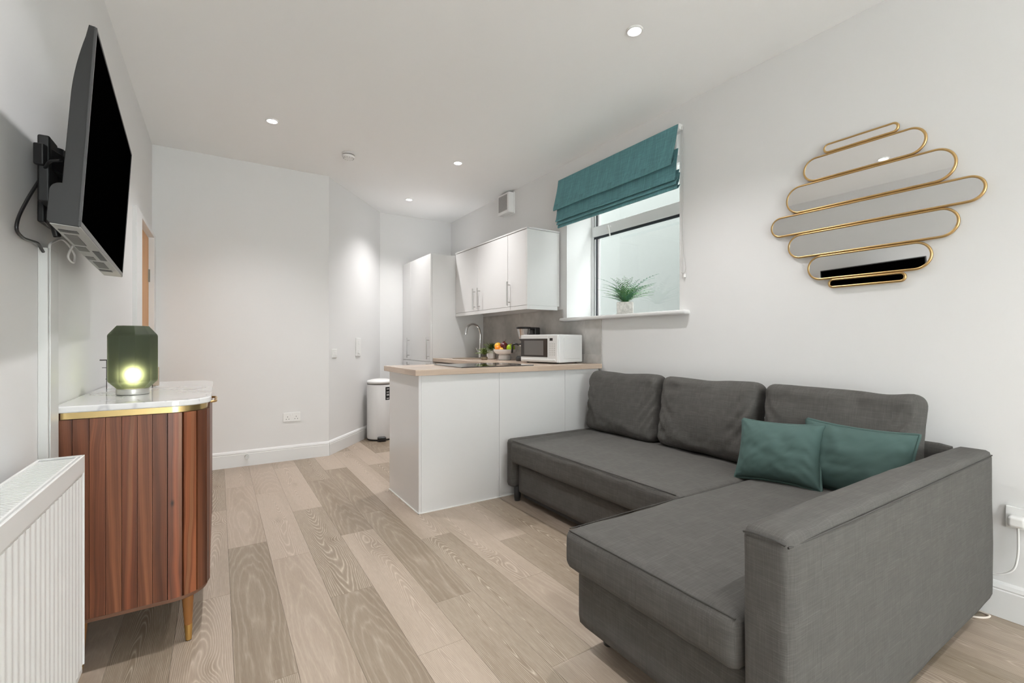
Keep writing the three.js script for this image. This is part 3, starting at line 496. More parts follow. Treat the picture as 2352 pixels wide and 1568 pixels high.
{ // base units along the window wall
  for (const [a, b, label] of [[-4.795, -4.12, 'white gloss base unit below the sink'], [-4.115, -3.425, 'white gloss base unit between the sink and the hob counter']]) {
    const t = thing('base_unit', label, 'cabinet', [2.35, 0, (a + b) / 2]);
    part('carcass', bx(2.06, 2.637, 0.1, a < -4.5 ? 0.70 : 0.887, a, b), gloss, t);
    part('plinth', bx(2.10, 2.637, 0, 0.1, a, b), gloss, t);
    const m = (a + b) / 2; for (const [p, q, s] of [[a + 0.002, m - 0.001, 1], [m + 0.001, b - 0.002, -1]]) { const d = part('door', bx(2.041, 2.0595, 0.12, 0.875, p, q, 0.002), gloss, t); barHandle(2.041, 0.6, 0.82, s > 0 ? q - 0.03 : p + 0.03, d); }
  }
}
{ // worktop: one L with a cut-out for the sink
  const s = new THREE.Shape([[1.055, 2.795], [2.6445, 2.795], [2.6445, 4.796], [2.012, 4.796], [2.012, 3.45], [1.055, 3.45]].map((p) => new THREE.Vector2(...p)));
  const h = new THREE.Path(); h.absellipse(2.30, 4.47, 0.185, 0.24, 0, Math.PI * 2, true); s.holes.push(h);
  const g = new THREE.ExtrudeGeometry(s, { depth: 0.034, bevelEnabled: true, bevelSize: 0.002, bevelThickness: 0.002, bevelSegments: 2, curveSegments: 48 }); g.rotateX(-Math.PI / 2); g.translate(0, WT - 0.036, 0);
  single('worktop', boxUV(g), worktopMat, 'pale wood effect L-shaped kitchen worktop', 'worktop');
  const t = thing('kitchen_sink', 'oval steel sink bowl let into the worktop below the tap', 'sink', [2.30, 0.735, -4.47]);
  const b = lathe([[0, 0.0], [0.15, 0.002], [0.178, 0.02], [0.186, 0.15], [0.192, 0.1525], [0.192, 0.1535], [0.183, 0.153], [0.174, 0.022], [0.148, 0.004], [0, 0.002]], 0, 0, 0, 48); b.scale(1, 1, 1.29); b.translate(2.30, 0.735, -4.47); part('bowl', b, steel, t);
  part('drain', lathe([[0, 0], [0.04, 0], [0.042, 0.004], [0.03, 0.005], [0, 0.003]], 2.30, 0.737, -4.47, 24), chrome, t);
}
{ // black glass hob
  const t = thing('induction_hob', 'black glass hob set flat in the counter', 'hob', [1.70, WT, -3.09]);
  part('glass_top', bx(1.405, 2.01, WT, WT + 0.006, -3.33, -2.855, 0.002), phys(0.012, 0.012, 0.013, 0.06, { clearcoat: 1, clearcoatRoughness: 0.03 }), t);
  for (const [x, z, r] of [[1.56, -3.21, 0.085], [1.56, -2.99, 0.07], [1.82, -3.21, 0.07], [1.82, -2.99, 0.085]]) { const k = new THREE.RingGeometry(r - 0.0015, r, 48); k.rotateX(-Math.PI / 2); k.translate(x, WT + 0.0063, z); part('zone_mark', k, std(0.3, 0.3, 0.3, 0.4), t); }
  part('control_marks', join([0, 1, 2, 3, 4].map((k) => bx(1.945, 1.952, WT + 0.006, WT + 0.0063, -3.2 + k * 0.05, -3.188 + k * 0.05))), std(0.5, 0.5, 0.5, 0.4), t).userData.kind = 'stuff';
}
{ // tall cabinet at the far end
  const t = thing('tall_cabinet', 'tall white gloss cabinet at the far end of the kitchen', 'cabinet', [2.31, 0, -5.26]);
  part('carcass', bx(2.005, 2.65, 0.1, 2.085, ZK + 0.005, -4.80), gloss, t);
  part('plinth', bx(2.05, 2.65, 0, 0.1, ZK + 0.005, -4.80), gloss, t);
  for (const [a, b] of [[ZK + 0.006, -5.432], [-5.429, -4.801]]) {
    const d = part('door', bx(1.985, 2.004, 0.887, 2.084, a, b, 0.0015), gloss, t); barHandle(1.985, 0.913, 1.155, b - 0.045, d);
    const e = part('door', bx(1.985, 2.004, 0.11, 0.882, a, b, 0.0015), gloss, t); barHandle(1.985, 0.62, 0.86, b - 0.045, e);
  }
}
{ // wall units over the sink
  const box = (z0, z1, label, doors, end) => {
    const t = thing('overhead_cabinet', label, 'cabinet', [2.47, 1.428, (z0 + z1) / 2], 'white wall cabinets over the sink');
    part('carcass', bx(2.306, 2.6445, 1.43, 2.098, z0, z1), gloss, t);
    for (const [a, b, hz] of doors) { const d = part('door', bx(2.286, 2.3045, 1.431, 2.097, a, b, 0.0012), gloss, t); barHandle(2.286, 1.442, 1.662, hz, d); }
    if (end) part('end_panel', bx(2.286, 2.6445, 1.428, 2.1, z1 + 0.0005, z1 + 0.018, 0.0015), gloss, t);
  };
  box(-4.795, -3.672, 'white gloss wall cabinet with two doors over the sink', [[-4.793, -4.272, -4.318], [-4.269, -3.6735, -4.217]], false);
  box(-3.670, -3.366, 'narrow white gloss wall cabinet nearest the window', [[-3.6685, -3.3665, -3.632]], true);
  single('light_pelmet', join([bx(2.284, 2.304, 1.392, 1.4275, -4.795, -3.346, 0.002), bx(2.304, 2.62, 1.392, 1.4275, -3.366, -3.346, 0.002)]), gloss, 'white pelmet strip below the wall cabinets', 'pelmet');
  single('cornice_strip', join([bx(2.282, 2.304, 2.1025, 2.116, -4.795, -3.346, 0.002), bx(2.304, 2.6445, 2.1025, 2.116, -3.366, -3.346, 0.002)]), gloss, 'thin white strip on top of the wall cabinets', 'cornice');
}
single('splashback', join([bx(2.6455, XR - 0.0005, WT + 0.0005, 1.4, -4.795, -3.302), bx(2.6455, XR - 0.0005, WT + 0.0005, 1.286, -3.302, -2.80)]), concrete, 'grey concrete effect splashback panel above the worktop', 'splashback');
{ // tap
  const x = 2.53, z = -4.66, t = thing('kitchen_tap', 'chrome swan neck tap beside the sink', 'tap', [x, WT, z]);
  part('body', lathe([[0, 0], [0.024, 0], [0.025, 0.006], [0.021, 0.012], [0.021, 0.075], [0.016, 0.09], [0, 0.09]], x, WT, z, 24), chrome, t);
  part('spout', tube([[x, WT + 0.08, z], [x, WT + 0.2, z], [x, WT + 0.28, z], [x - 0.03, WT + 0.352, z + 0.006], [x - 0.095, WT + 0.382, z + 0.012], [x - 0.165, WT + 0.352, z + 0.018], [x - 0.19, WT + 0.29, z + 0.02], [x - 0.195, WT + 0.262, z + 0.02]], 0.0115, 60, 12), chrome, t);
  part('lever', join([rod([x, WT + 0.05, z - 0.02], [x, WT + 0.05, z - 0.05], 0.012, 12), rod([x, WT + 0.05, z - 0.045], [x - 0.02, WT + 0.11, z - 0.06], 0.005, 10)]), chrome, t);
}
{ // microwave
  const t = thing('microwave', 'white countertop microwave with dark door window', 'microwave', [2.315, WT, -2.945], undefined, true);
  t.rotation.y = 0.209;                                             // local: front at x = 0, depth +x, width towards -z
  const D = 0.318, Wd = 0.415, H = 0.232, f = 0.008, wh = std(0.74, 0.74, 0.735, 0.3);
  for (const [x, z] of [[0.04, -0.04], [0.04, -Wd + 0.04], [D - 0.04, -0.04], [D - 0.04, -Wd + 0.04]]) part('foot', rod([x, 0, z], [x, f + 0.002, z], 0.011, 12), blackPlastic, t);
  const body = part('body', bx(0.012, D, f, f + H, -Wd, 0, 0.008), wh, t);
  part('side_pressing', bx(0.07, D - 0.03, f + 0.03, f + H - 0.03, -0.002, 0.0025, 0.0024), wh, body);
  const door = part('door', bx(-0.012, 0.012, f + 0.003, f + H - 0.003, -Wd + 0.001, -0.10, 0.006), wh, t);
  part('window_surround', bx(-0.0138, -0.0118, f + 0.045, f + H - 0.034, -Wd + 0.006, -0.105, 0.0008), phys(0.042, 0.038, 0.036, 0.14), door);
  part('window_mesh', bx(-0.0146, -0.0138, f + 0.06, f + H - 0.05, -Wd + 0.045, -0.15, 0.0003), phys(0.165, 0.158, 0.152, 0.2), door);
  const pan = part('control_panel', bx(-0.012, 0.012, f + 0.003, f + H - 0.003, -0.0985, -0.001, 0.006), wh, t);
  part('display', bx(-0.0135, -0.0118, f + H - 0.052, f + H - 0.03, -0.082, -0.05, 0.0006), blackPlastic, pan);
  const keys = []; for (let r = 0; r < 6; r++) for (let c = 0; c < 3; c++) keys.push(bx(-0.0132, -0.012, f + 0.06 + r * 0.018, f + 0.07 + r * 0.018, -0.085 + c * 0.023, -0.069 + c * 0.023, 0.0005));
  part('keypad', join(keys), std(0.6, 0.6, 0.59, 0.4), pan).userData.kind = 'stuff';
  part('door_handle', bx(-0.02, -0.012, f + 0.012, f + 0.03, -Wd + 0.02, -0.02, 0.004), wh, door);
}
{ // filter coffee machine
  const x = 2.44, z = -3.63, t = thing('coffee_machine', 'black filter coffee machine with glass jug behind the microwave', 'coffee machine', [x, WT, z]);
  part('base', lathe([[0, 0], [0.07, 0], [0.078, 0.008], [0.076, 0.03], [0.066, 0.045], [0, 0.045]], x, WT, z, 32), blackPlastic, t);
  part('tower', bx(x + 0.085, x + 0.15, WT, WT + 0.318, z - 0.06, z + 0.06, 0.012), blackPlastic, t);
  part('arm', bx(x - 0.02, x + 0.1, WT + 0.295, WT + 0.318, z - 0.055, z + 0.055, 0.008), blackPlastic, t);
  part('base_bridge', bx(x + 0.04, x + 0.1, WT, WT + 0.03, z - 0.05, z + 0.05, 0.006), blackPlastic, t);
  const ribs = new THREE.LatheGeometry([[0.043, 0.205], [0.05, 0.23], [0.066, 0.30], [0.068, 0.303]].map((p) => new THREE.Vector2(...p)), 24).toNonIndexed(); ribs.computeVertexNormals(); ribs.translate(x, WT, z);
  part('filter_cone', ribs, std(0.6, 0.6, 0.6, 0.22, { metalness: 0.85, side: THREE.DoubleSide }), t);
  part('cone_rim', lathe([[0.066, 0.3], [0.072, 0.302], [0.073, 0.315], [0.066, 0.32], [0, 0.322]], x, WT, z, 32), blackPlastic, t);
  part('cone_foot', lathe([[0, 0.168], [0.018, 0.168], [0.022, 0.185], [0.045, 0.2], [0.045, 0.208], [0, 0.208]], x, WT, z, 24), blackPlastic, t);
  part('jug', lathe([[0, 0.047], [0.05, 0.047], [0.06, 0.055], [0.062, 0.09], [0.054, 0.13], [0.045, 0.146], [0.047, 0.15], [0.043, 0.146], [0.052, 0.129], [0.06, 0.09], [0.058, 0.056], [0, 0.049]], x, WT, z, 40), clearGlass, t);
  part('jug_collar', lathe([[0.046, 0.138], [0.049, 0.138], [0.049, 0.15], [0.046, 0.15]], x, WT, z, 32), chrome, t);
  part('jug_lid', lathe([[0, 0.15], [0.047, 0.15], [0.045, 0.163], [0.02, 0.168], [0, 0.168]], x, WT, z, 32), blackPlastic, t);
  part('jug_handle', join([tube([[x - 0.04, WT + 0.152, z - 0.03], [x - 0.062, WT + 0.16, z - 0.046], [x - 0.085, WT + 0.15, z - 0.064], [x - 0.088, WT + 0.11, z - 0.066], [x - 0.09, WT + 0.075, z - 0.068]], 0.0095, 40, 8)]), blackPlastic, t);
}
// ---------------------------------------------------------------- bowl of fruit, small plants
{
  const x = 2.392, z = -3.9, t = thing('fruit_bowl', 'white footed fruit bowl on the worktop', 'bowl', [x, WT, z]);
  part('foot', lathe([[0, 0], [0.058, 0], [0.062, 0.006], [0.061, 0.04], [0.05, 0.058], [0, 0.058]], x, WT, z, 40), std(0.78, 0.77, 0.76, 0.5), t);
  part('dish', lathe([[0, 0.056], [0.05, 0.056], [0.088, 0.066], [0.106, 0.085], [0.111, 0.106], [0.107, 0.106], [0.10, 0.088], [0.084, 0.073], [0, 0.066]], x, WT, z, 48), std(0.8, 0.79, 0.78, 0.5), t);
  const fruit = (name, label, dx, dy, dz, r, col, prof, lean = 0) => {
    const g = prof ? new THREE.LatheGeometry(prof.map(([a, b]) => new THREE.Vector2(a * r, b * r)), 28) : new THREE.SphereGeometry(r, 28, 20); g.rotateZ(lean);
    const o = thing(name, label, 'fruit', [x + dx, WT + dy, z + dz], 'fruit in the white bowl', true); part('flesh', g, phys(...col, 0.35, { clearcoat: 0.2 }), o); return o;
  };
  const apple = [[0, 0.78], [0.2, 0.86], [0.5, 0.9], [0.85, 0.6], [1, 0.15], [0.95, -0.35], [0.7, -0.78], [0.35, -0.92], [0, -0.82]], pear = [[0, 1.45], [0.16, 1.42], [0.3, 1.2], [0.42, 0.8], [0.75, 0.35], [0.95, -0.1], [0.9, -0.55], [0.5, -0.9], [0, -0.92]];
  // u to the right in the picture is (0.84, 0.54) in x, z
  const R = (a, b) => [a * 0.843 + b * 0.536, a * 0.537 - b * 0.843];
  const put = (a, b) => R(a, b);
  const add = (name, label, a, y, b, r, col, prof, lean) => { const [dx, dz] = put(a, b); return fruit(name, label, dx, y, dz, r, col, prof, lean); };
  add('orange', 'bright orange at the left front of the fruit bowl', -0.062, 0.112, -0.035, 0.034, [0.86, 0.26, 0.015]);
  add('mango', 'yellow fruit lying above the orange in the bowl', -0.066, 0.136, 0.03, 0.037, [0.86, 0.44, 0.02]);
  add('lemon', 'pale yellow fruit at the front rim of the bowl', -0.03, 0.103, -0.066, 0.022, [0.83, 0.46, 0.08]);
  const pl = add('pomegranate', 'dark red round fruit in the middle of the bowl', -0.006, 0.135, -0.01, 0.043, [0.10, 0.008, 0.012]);
  part('calyx', lathe([[0, 0.038], [0.009, 0.04], [0.012, 0.05], [0.006, 0.046], [0, 0.044]], 0, 0, 0, 10), std(0.12, 0.03, 0.02, 0.6), pl);
  const ap = add('green_apple', 'bright green apple at the right of the bowl', 0.06, 0.118, -0.036, 0.042, [0.40, 0.58, 0.02], apple, -0.3);
  part('stem', rod([0.01, 0.035, 0], [0.018, 0.055, 0.002], 0.0016, 6), std(0.1, 0.06, 0.02, 0.8), ap);
  add('peach', 'small orange red fruit behind the green apple', 0.072, 0.135, 0.03, 0.028, [0.76, 0.16, 0.03]);
  const pr = add('pear', 'yellow green pear tip behind the dark red fruit', 0.0, 0.136, 0.062, 0.034, [0.62, 0.54, 0.06], pear);
  part('stem', rod([0, 0.047, 0], [0.012, 0.066, 0], 0.0015, 6), std(0.08, 0.06, 0.03, 0.8), pr);
}
function leafGeo(len, wid, bend, n = 5) {                           // pointed leaf along +y bending to +x
  const P = [], I = [], U = [];
  for (let i = 0; i <= n; i++) { const t = i / n, w = wid * Math.sin(Math.PI * Math.pow(0.12 + 0.88 * t, 0.75)) * (1 - t * 0.2), y = len * t * (1 - 0.25 * bend * t), x = bend * len * t * t * 0.7; P.push(x, y, -w / 2, x - wid * 0.14, y, 0, x, y, w / 2); U.push(0, t, 0.5, t, 1, t); }
  for (let i = 0; i < n; i++) for (const k of [0, 1]) { const a = i * 3 + k; I.push(a, a + 1, a + 4, a, a + 4, a + 3); }
  const g = new THREE.BufferGeometry(); g.setAttribute('position', new THREE.Float32BufferAttribute(P, 3)); g.setAttribute('uv', new THREE.Float32BufferAttribute(U, 2)); g.setIndex(I); g.computeVertexNormals(); return g;
}
{ // two small succulents
  const leafTex = texture(32, 64, (u, v) => { const e = sstep(0.3, 0.5, Math.abs(u - 0.5)) + (noise(u * 6, v * 14, 3) - 0.5) * 0.3; return [mix(66, 178, e), mix(92, 180, e), mix(36, 110, e)]; });
  const leafMat = phys(1, 1, 1, 0.5, { map: leafTex, side: THREE.DoubleSide });
  const plant = (x, y, z, s, seed, label, pot) => {
    const t = thing('succulent_plant', label, 'plant', [x, pot ? WT : WT, z], 'succulents beside the tap');
    const R = rng(seed), base = y; let n = 0;
    for (let ring = 0; ring < 4; ring++) for (let k = 0; k < 9 - ring; k++) {
      const g = leafGeo(s * (1.0 - ring * 0.12), s * 0.2, 0.55 - ring * 0.12); g.rotateZ(-(1.0 - ring * 0.28) + (R() - 0.5) * 0.3); g.rotateY(k / (9 - ring) * 6.283 + ring * 0.5 + R() * 0.3); g.translate(x, base, z); part('leaf', g, leafMat, t);
    }
    if (pot) part('pot', lathe([[0, 0], [0.042, 0], [0.048, 0.01], [0.05, 0.085], [0.046, 0.087], [0.044, 0.075], [0, 0.073]], x, WT, z, 28), std(0.72, 0.71, 0.7, 0.5), t);
    else part('pot', lathe([[0, 0], [0.03, 0], [0.034, 0.008], [0.032, 0.03], [0, 0.03]], x, WT, z, 20), std(0.3, 0.24, 0.16, 0.7), t);
  };
  plant(2.275, WT + 0.05, -4.10, 0.115, 3, 'low spiky green succulent at the left of the white pot', false);
  plant(2.425, WT + 0.092, -4.22, 0.135, 9, 'spiky green succulent in a round white pot behind the fruit bowl', true);
}
// ---------------------------------------------------------------- pedal bin
{
  const x = 1.565, z = -5.27, r = 0.147, t = thing('pedal_bin', 'tall white pedal bin between the angled wall and the counter', 'bin', [x, 0, z]);
  part('body', lathe([[0, 0.012], [r - 0.008, 0.012], [r - 0.003, 0.022], [r, 0.03], [r, 0.625], [0, 0.625]], x, 0, z, 64), phys(0.76, 0.755, 0.745, 0.34), t);
  part('foot_ring', lathe([[0, 0], [r - 0.006, 0], [r - 0.006, 0.012], [0, 0.012]], x, 0, z, 48), blackPlastic, t);
  part('gap_band', lathe([[0, 0.625], [r - 0.004, 0.625], [r - 0.004, 0.632], [0, 0.632]], x, 0, z, 48), darkGap, t);
  part('lid', lathe([[0, 0.632], [r + 0.001, 0.632], [r + 0.001, 0.655], [r - 0.006, 0.668], [r * 0.6, 0.682], [0, 0.686]], x, 0, z, 64), phys(0.8, 0.795, 0.785, 0.3), t);
  const dir = (a) => [Math.sin(a), Math.cos(a)];
  { const a = -0.19, [sx, sz] = dir(a), g = bx(-0.045, 0.045, 0.004, 0.05, 0, 0.06, 0.01); g.rotateY(a); g.translate(x + sx * (r - 0.012), 0, z + sz * (r - 0.012)); part('pedal', g, blackPlastic, t); }
  { // label with pictograms, wrapped on the bin
    const a0 = 0.10, wl = 0.062, y0 = 0.455, y1 = 0.60; const curved = (rr, aa, ab, ya, yb, m, name, par) => { const g = new THREE.CylinderGeometry(rr, rr, yb - ya, 6, 1, true, aa, ab - aa); g.translate(x, (ya + yb) / 2, z); return part(name, g, m, par); };
    const lab = curved(r + 0.0008, a0, a0 + wl / r, y0, y1, std(0.015, 0.015, 0.015, 0.5), 'label', t);
    for (let k = 0; k < 4; k++) { const yy = y0 + 0.008 + k * 0.035; curved(r + 0.0014, a0 + 0.09, a0 + 0.31, yy + 0.004, yy + (k === 1 ? 0.024 : 0.015), std(0.55, 0.55, 0.55, 0.5), 'pictogram', lab); }
  }
}

// ---------------------------------------------------------------- stacked pill mirrors, one wall piece
{
  const t = thing('pill_mirror', 'gold framed wall mirror of seven stacked pill shapes', 'mirror', [XR - 0.012, 1.376, -0.985]);
  const rows = [[2.1187, 2.0685, -1.154, -0.836], [2.0685, 1.942, -1.251, -0.737], [1.942, 1.7935, -1.339, -0.638], [1.7935, 1.681, -1.422, -0.549], [1.681, 1.551, -1.33, -0.63], [1.551, 1.423, -1.23, -0.718], [1.423, 1.376, -1.132, -0.81]];
  rows.forEach(([y1, y0, z0, z1]) => {
    const fr = 0.0062, a = y1 - fr * 0.9, b = y0 + fr * 0.9, r = (a - b) / 2, yc = (a + b) / 2, za = z0 + fr + r, zb = z1 - fr - r, x = XR - 0.016, pts = [];
    for (let k = 0; k <= 24; k++) { const q = Math.PI / 2 + k / 24 * Math.PI; pts.push([x, yc + Math.sin(q) * r, za + Math.cos(q) * r]); }
    for (let k = 1; k < 10; k++) pts.push([x, yc - r, za + (zb - za) * k / 10]);
    for (let k = 0; k <= 24; k++) { const q = -Math.PI / 2 + k / 24 * Math.PI; pts.push([x, yc + Math.sin(q) * r, zb + Math.cos(q) * r]); }
    for (let k = 1; k < 10; k++) pts.push([x, yc + r, zb + (za - zb) * k / 10]);
    const s = new THREE.Shape(); s.absarc(-za, yc, r, Math.PI * 1.5, Math.PI * 2.5, false); s.absarc(-zb, yc, r, Math.PI / 2, Math.PI * 1.5, false); s.closePath();
    const g = new THREE.ExtrudeGeometry(s, { depth: 0.006, bevelEnabled: false, curveSegments: 32 }); g.rotateY(Math.PI / 2); g.translate(XR - 0.02, 0, 0);
    { const p = g.attributes.position; }
    const panel = part('mirror_glass', g, mirrorMat, t);
    part('frame', tube(pts, fr, 220, 10, true), gold, panel);
  });
  part('hanging_bar', bx(XR - 0.012, XR - 0.0005, 1.45, 2.05, -1.0, -0.97), blackMatt, t);
}
// ---------------------------------------------------------------- roman blind
{
  const t = thing('roman_blind', 'teal fabric roman blind half raised over the kitchen window', 'blind', [2.58, 2.12, -2.67]);
  const ZA = -3.315, ZC = -2.022;
  const ribbon = (prof, za, zc, mod, th = 0.003) => {               // a cloth of some thickness along z from a profile in x, y
    const N = 48, c = new THREE.CatmullRomCurve3(prof.map(([x, y]) => new THREE.Vector3(x, y, 0)), false, 'centripetal'), M = 40, P = [], I = [], U = [];
    for (const s of [1, -1]) for (let j = 0; j <= N; j++) for (let i = 0; i <= M; i++) {
      const u = i / M, v = j / N, p = c.getPoint(u), d = c.getTangent(u), o = mod ? mod(u, v) : [0, 0, 0];
      P.push(p.x - d.y * th / 2 * s + o[0], p.y + d.x * th / 2 * s + o[1], za + (zc - za) * v + o[2]); U.push((zc - za) * v, p.y);
    }
    const S = (N + 1) * (M + 1), id = (s, j, i) => s * S + j * (M + 1) + i;
    for (let j = 0; j < N; j++) for (let i = 0; i < M; i++) { I.push(id(0, j, i), id(0, j, i + 1), id(0, j + 1, i + 1), id(0, j, i), id(0, j + 1, i + 1), id(0, j + 1, i)); I.push(id(1, j, i), id(1, j + 1, i + 1), id(1, j, i + 1), id(1, j, i), id(1, j + 1, i), id(1, j + 1, i + 1)); }
    for (let j = 0; j < N; j++) for (const i of [0, M]) I.push(id(0, j, i), id(0, j + 1, i), id(1, j + 1, i), id(0, j, i), id(1, j + 1, i), id(1, j, i));
    for (let i = 0; i < M; i++) for (const j of [0, N]) I.push(id(0, j, i), id(1, j, i + 1), id(0, j, i + 1), id(0, j, i), id(1, j, i), id(1, j, i + 1));
    const g = new THREE.BufferGeometry(); g.setAttribute('position', new THREE.Float32BufferAttribute(P, 3)); g.setAttribute('uv', new THREE.Float32BufferAttribute(U, 2)); g.setIndex(I); g.computeVertexNormals(); return g;
  };
  const wav = (a, s) => (u, v) => [(fbm(v * 7, u * 3, s, 2) - 0.5) * a * u, (fbm(v * 5, s, s + 2, 2) - 0.5) * a * u, 0];
  const end = (u, v) => { const e = sstep(0.86, 1, v), k = wav(0.012, 4)(u, v); return [k[0] + e * 0.018 * sstep(0.55, 1, u), k[1] + e * 0.055 * sstep(0.6, 1, u), -e * 0.012 * u]; };
  part('top_drop', ribbon([[2.606, 2.565], [2.592, 2.48], [2.566, 2.37], [2.546, 2.292], [2.549, 2.283], [2.572, 2.30], [2.60, 2.345]], ZA, ZC, end), blindCloth, t);
  part('second_fold', ribbon([[2.60, 2.40], [2.586, 2.32], [2.570, 2.21], [2.562, 2.188], [2.567, 2.184], [2.598, 2.21]], ZA + 0.012, ZC + 0.006, wav(0.006, 9)), blindCloth, t);
  part('third_fold', ribbon([[2.606, 2.26], [2.592, 2.20], [2.571, 2.160], [2.576, 2.156], [2.604, 2.18]], ZA + 0.016, ZC + 0.01, wav(0.005, 14)), blindCloth, t);
  part('bottom_hem', ribbon([[2.612, 2.24], [2.602, 2.19], [2.582, 2.133], [2.587, 2.129], [2.612, 2.16]], ZA + 0.02, ZC + 0.012, wav(0.004, 19)), blindCloth, t);
  part('head_rail', bx(2.609, 2.65, 2.535, 2.572, ZA, ZC + 0.004, 0.003), plastic, t);
  part('lining', bx(2.616, 2.622, 2.14, 2.535, ZA + 0.02, ZC - 0.02), liningCloth, t);
  const c = part('pull_cord', join([tube([[2.628, 2.55, ZC + 0.012], [2.628, 2.1, ZC + 0.012], [2.628, 1.75, ZC + 0.014], [2.628, 1.57, ZC + 0.008]], 0.0018, 40, 6), tube([[2.632, 2.55, ZC + 0.02], [2.632, 2.1, ZC + 0.02], [2.632, 1.75, ZC + 0.02], [2.632, 1.57, ZC + 0.036], [2.63, 1.562, ZC + 0.022], [2.628, 1.57, ZC + 0.008]], 0.0018, 60, 6)]), std(0.5, 0.49, 0.47, 0.5), t);
  part('cord_cleat', bx(2.634, 2.6545, 1.535, 1.56, ZC + 0.014, ZC + 0.03, 0.004), plastic, c);
}
// ---------------------------------------------------------------- fern on the window sill
{
  const x = 2.79, y = 1.3185, z = -2.675, t = thing('potted_fern', 'small green fern in a square white stone pot on the sill', 'plant', [x, y, z]);
  { const potTex = texture(128, 128, (u, v) => { const k = 205 + (fbm(u * 9, v * 9, 5, 3) - 0.5) * 60; return [k, k * 0.985, k * 0.96]; }); const g = bx(-0.064, 0.064, 0, 0.106, -0.064, 0.064, 0.005); const o = boxUV(g, 8); o.rotateY(0.72); o.translate(x, y, z); part('pot', o, std(1, 1, 1, 0.75, { map: potTex }), t); const so = bx(-0.05, 0.05, 0.098, 0.1045, -0.05, 0.05); so.rotateY(0.72); so.translate(x, y, z); part('soil', so, std(0.05, 0.035, 0.02, 0.95), t); }
  const leafM = [phys(0.07, 0.22, 0.055, 0.6, { side: THREE.DoubleSide }), phys(0.05, 0.19, 0.10, 0.6, { side: THREE.DoubleSide }), phys(0.12, 0.30, 0.09, 0.6, { side: THREE.DoubleSide })];
  const R = rng(12);
  for (let k = 0; k < 64; k++) {
    const a = k * 2.4 + R() * 0.5, len = 0.13 + R() * 0.12, up = 0.35 + R() * 0.85, pieces = [], q = [];
    for (let i = 0; i <= 14; i++) { const s = i / 14; q.push(new THREE.Vector3(Math.cos(a) * len * s * (0.5 + 0.6 * s), len * up * s * (1 - 0.38 * s) * 1.25, Math.sin(a) * len * s * (0.5 + 0.6 * s))); }
    for (let i = 1; i < 14; i++) for (const sd of [-1, 1]) {
      const d = q[i + 1].clone().sub(q[i - 1]).normalize(), side = new THREE.Vector3(-Math.sin(a), 0.25 * (R() - 0.3), Math.cos(a)).multiplyScalar(sd).addScaledVector(d, 0.75).normalize(), l = 0.033 * Math.sin(Math.PI * (0.12 + 0.8 * i / 14)) * (0.8 + R() * 0.4);
      const e = q[i].clone().addScaledVector(side, l), m = q[i].clone().addScaledVector(side, l * 0.5), n = side.clone().cross(d).normalize(), wdt = side.clone().cross(n).multiplyScalar(l * 0.13);
      const P = [q[i], m.clone().add(wdt), e, q[i], e, m.clone().sub(wdt)].flatMap((v) => [v.x, v.y, v.z]); const g = new THREE.BufferGeometry(); g.setAttribute('position', new THREE.Float32BufferAttribute(P, 3)); g.computeVertexNormals(); pieces.push(g);
    }
    pieces.push(new THREE.TubeGeometry(new THREE.CatmullRomCurve3(q), 10, 0.0008, 4));
    const g = join(pieces); g.translate(x + (R() - 0.5) * 0.03, y + 0.1, z + (R() - 0.5) * 0.03); part('frond', g, leafM[k % 3], t);
  }
}
// ---------------------------------------------------------------- extractor vent
{
  const z0 = -4.345, z1 = -4.125, y0 = 2.475, y1 = 2.69, t = thing('extractor_vent', 'white box extractor fan with grey grille high on the wall', 'vent', [2.61, y0, (z0 + z1) / 2]);
  part('housing', bx(2.578, 2.6545, y0, y1, z0, z1, 0.008), plastic, t);
  part('back_flange', bx(2.64, 2.6548, y0 - 0.006, y1 + 0.006, z0 - 0.006, z1 + 0.006, 0.002), plastic, t);
  part('grille_plate', bx(2.5755, 2.58, y0 + 0.03, y1 - 0.022, z0 + 0.022, z1 - 0.03), std(0.22, 0.215, 0.21, 0.6), t);
  for (let k = 0; k < 11; k++) part('louvre', bx(2.5735, 2.5765, y0 + 0.034 + k * 0.0145, y0 + 0.041 + k * 0.0145, z0 + 0.022, z1 - 0.03), std(0.5, 0.49, 0.48, 0.5), t);
}
// ---------------------------------------------------------------- sockets, switches, door stop
{
  const t = thing('double_socket', 'white double power socket low on the far wall', 'socket', [0.582, 0.36, ZB + 0.005]);
  part('face_plate', bx(0.509, 0.655, 0.361, 0.445, ZB + 0.0003, ZB + 0.009, 0.003), plastic, t);
  for (const cx of [0.545, 0.619]) { part('pin_slots', join([bx(cx - 0.002, cx + 0.002, 0.402, 0.411, ZB + 0.0085, ZB + 0.0095), bx(cx - 0.0145, cx - 0.008, 0.383, 0.388, ZB + 0.0085, ZB + 0.0095), bx(cx + 0.008, cx + 0.0145, 0.383, 0.388, ZB + 0.0085, ZB + 0.0095)]), darkGap, t).userData.kind = 'stuff'; }
  for (const cx of [0.571, 0.593]) part('rocker', bx(cx - 0.006, cx + 0.006, 0.415, 0.437, ZB + 0.0085, ZB + 0.012, 0.001), plastic, t);
}
const onAngled = (s, y) => { const k = 1 / CN; return [0.9 + 0.795 * k * s, y, ZB - 0.963 * k * s]; };   // point on the angled wall, s metres from its left edge
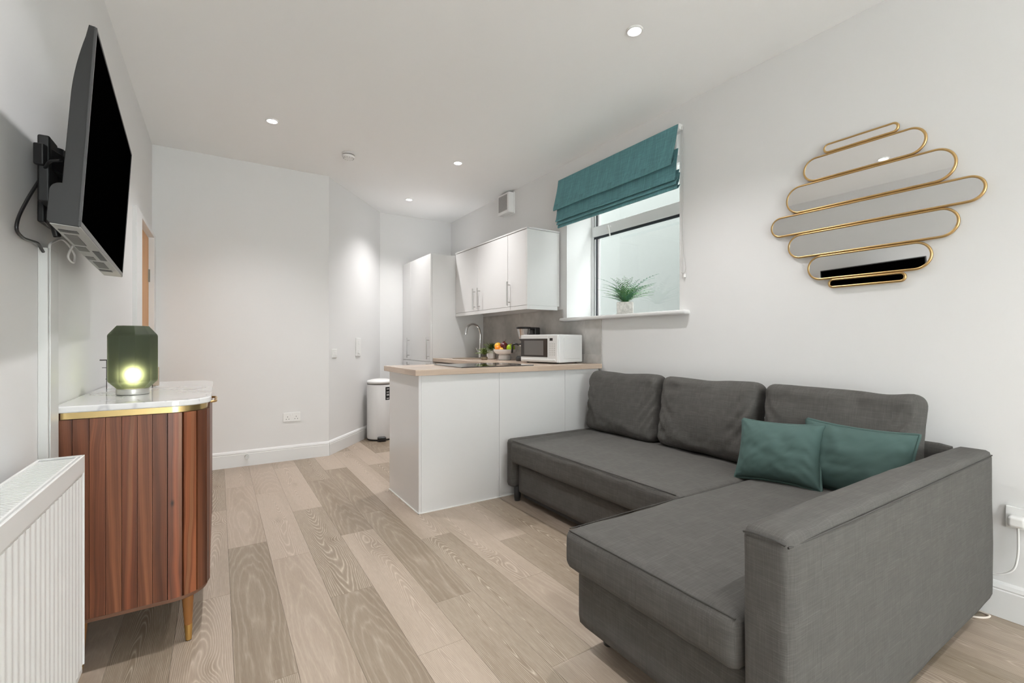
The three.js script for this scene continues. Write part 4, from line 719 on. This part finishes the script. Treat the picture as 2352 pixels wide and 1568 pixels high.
function switchPlate(name, label, s, y, w, h, rockers) {
  const p = onAngled(s, y), t = thing(name, label, 'switch', p, undefined, true); t.rotation.y = Math.atan2(cnx, cnz);
  part('face_plate', bx(-w / 2, w / 2, -h / 2, h / 2, 0.0004, 0.01, 0.003), plastic, t);
  for (const ry of rockers) part('rocker', bx(-0.022, 0.022, ry - 0.018, ry + 0.018, 0.009, 0.0135, 0.002), plastic, t);
}
switchPlate('light_switch', 'small square white switch on the angled wall', 0.122, 0.99, 0.086, 0.086, [0]);
switchPlate('tall_switch_plate', 'tall white switch plate on the angled wall above the bin', 0.645, 1.048, 0.115, 0.2, [-0.052, 0.05]);
single('metal_doorstop', join([rod([0.216, 0.086, ZB + 0.0172], [0.216, 0.086, ZB + 0.022], 0.018, 24), rod([0.216, 0.086, ZB + 0.02], [0.216, 0.086, ZB + 0.05], 0.013, 20, 0.016)]), steel, 'small round steel door stop on the skirting board', 'door stop');
{
  const t = thing('power_socket', 'white power socket on the wall past the sofa armrest', 'socket', [XR - 0.006, 0.37, -0.43]);
  part('face_plate', bx(XR - 0.012, XR - 0.0004, 0.367, 0.453, -0.50, -0.354, 0.003), plastic, t);
  for (const cz of [-0.438, -0.416]) part('rocker', bx(XR - 0.0155, XR - 0.011, 0.425, 0.445, cz - 0.006, cz + 0.006, 0.001), plastic, t);
  const p = thing('power_plug', 'white three pin plug with cable in the socket past the sofa', 'plug', [XR - 0.04, 0.375, -0.462]);
  part('plug_body', bx(XR - 0.052, XR - 0.0125, 0.380, 0.424, -0.489, -0.437, 0.012), plastic, p);
  part('cord', tube([[XR - 0.03, 0.385, -0.462], [XR - 0.03, 0.34, -0.461], [XR - 0.026, 0.26, -0.464], [XR - 0.024, 0.205, -0.478], [XR - 0.024, 0.172, -0.52], [XR - 0.022, 0.165, -0.60], [XR - 0.022, 0.165, -0.72]], 0.0036, 70, 8), plastic, p);
  single('loose_cable', tube([[2.60, 0.0042, -0.72], [2.61, 0.0042, -0.62], [2.622, 0.0042, -0.565], [2.612, 0.0042, -0.538], [2.575, 0.0042, -0.545], [2.54, 0.0042, -0.585], [2.52, 0.0042, -0.68]], 0.004, 60, 8), std(0.78, 0.70, 0.62, 0.5), 'loop of pale cable on the floor behind the armrest', 'cable');
}
renderer.render(scene, camera);
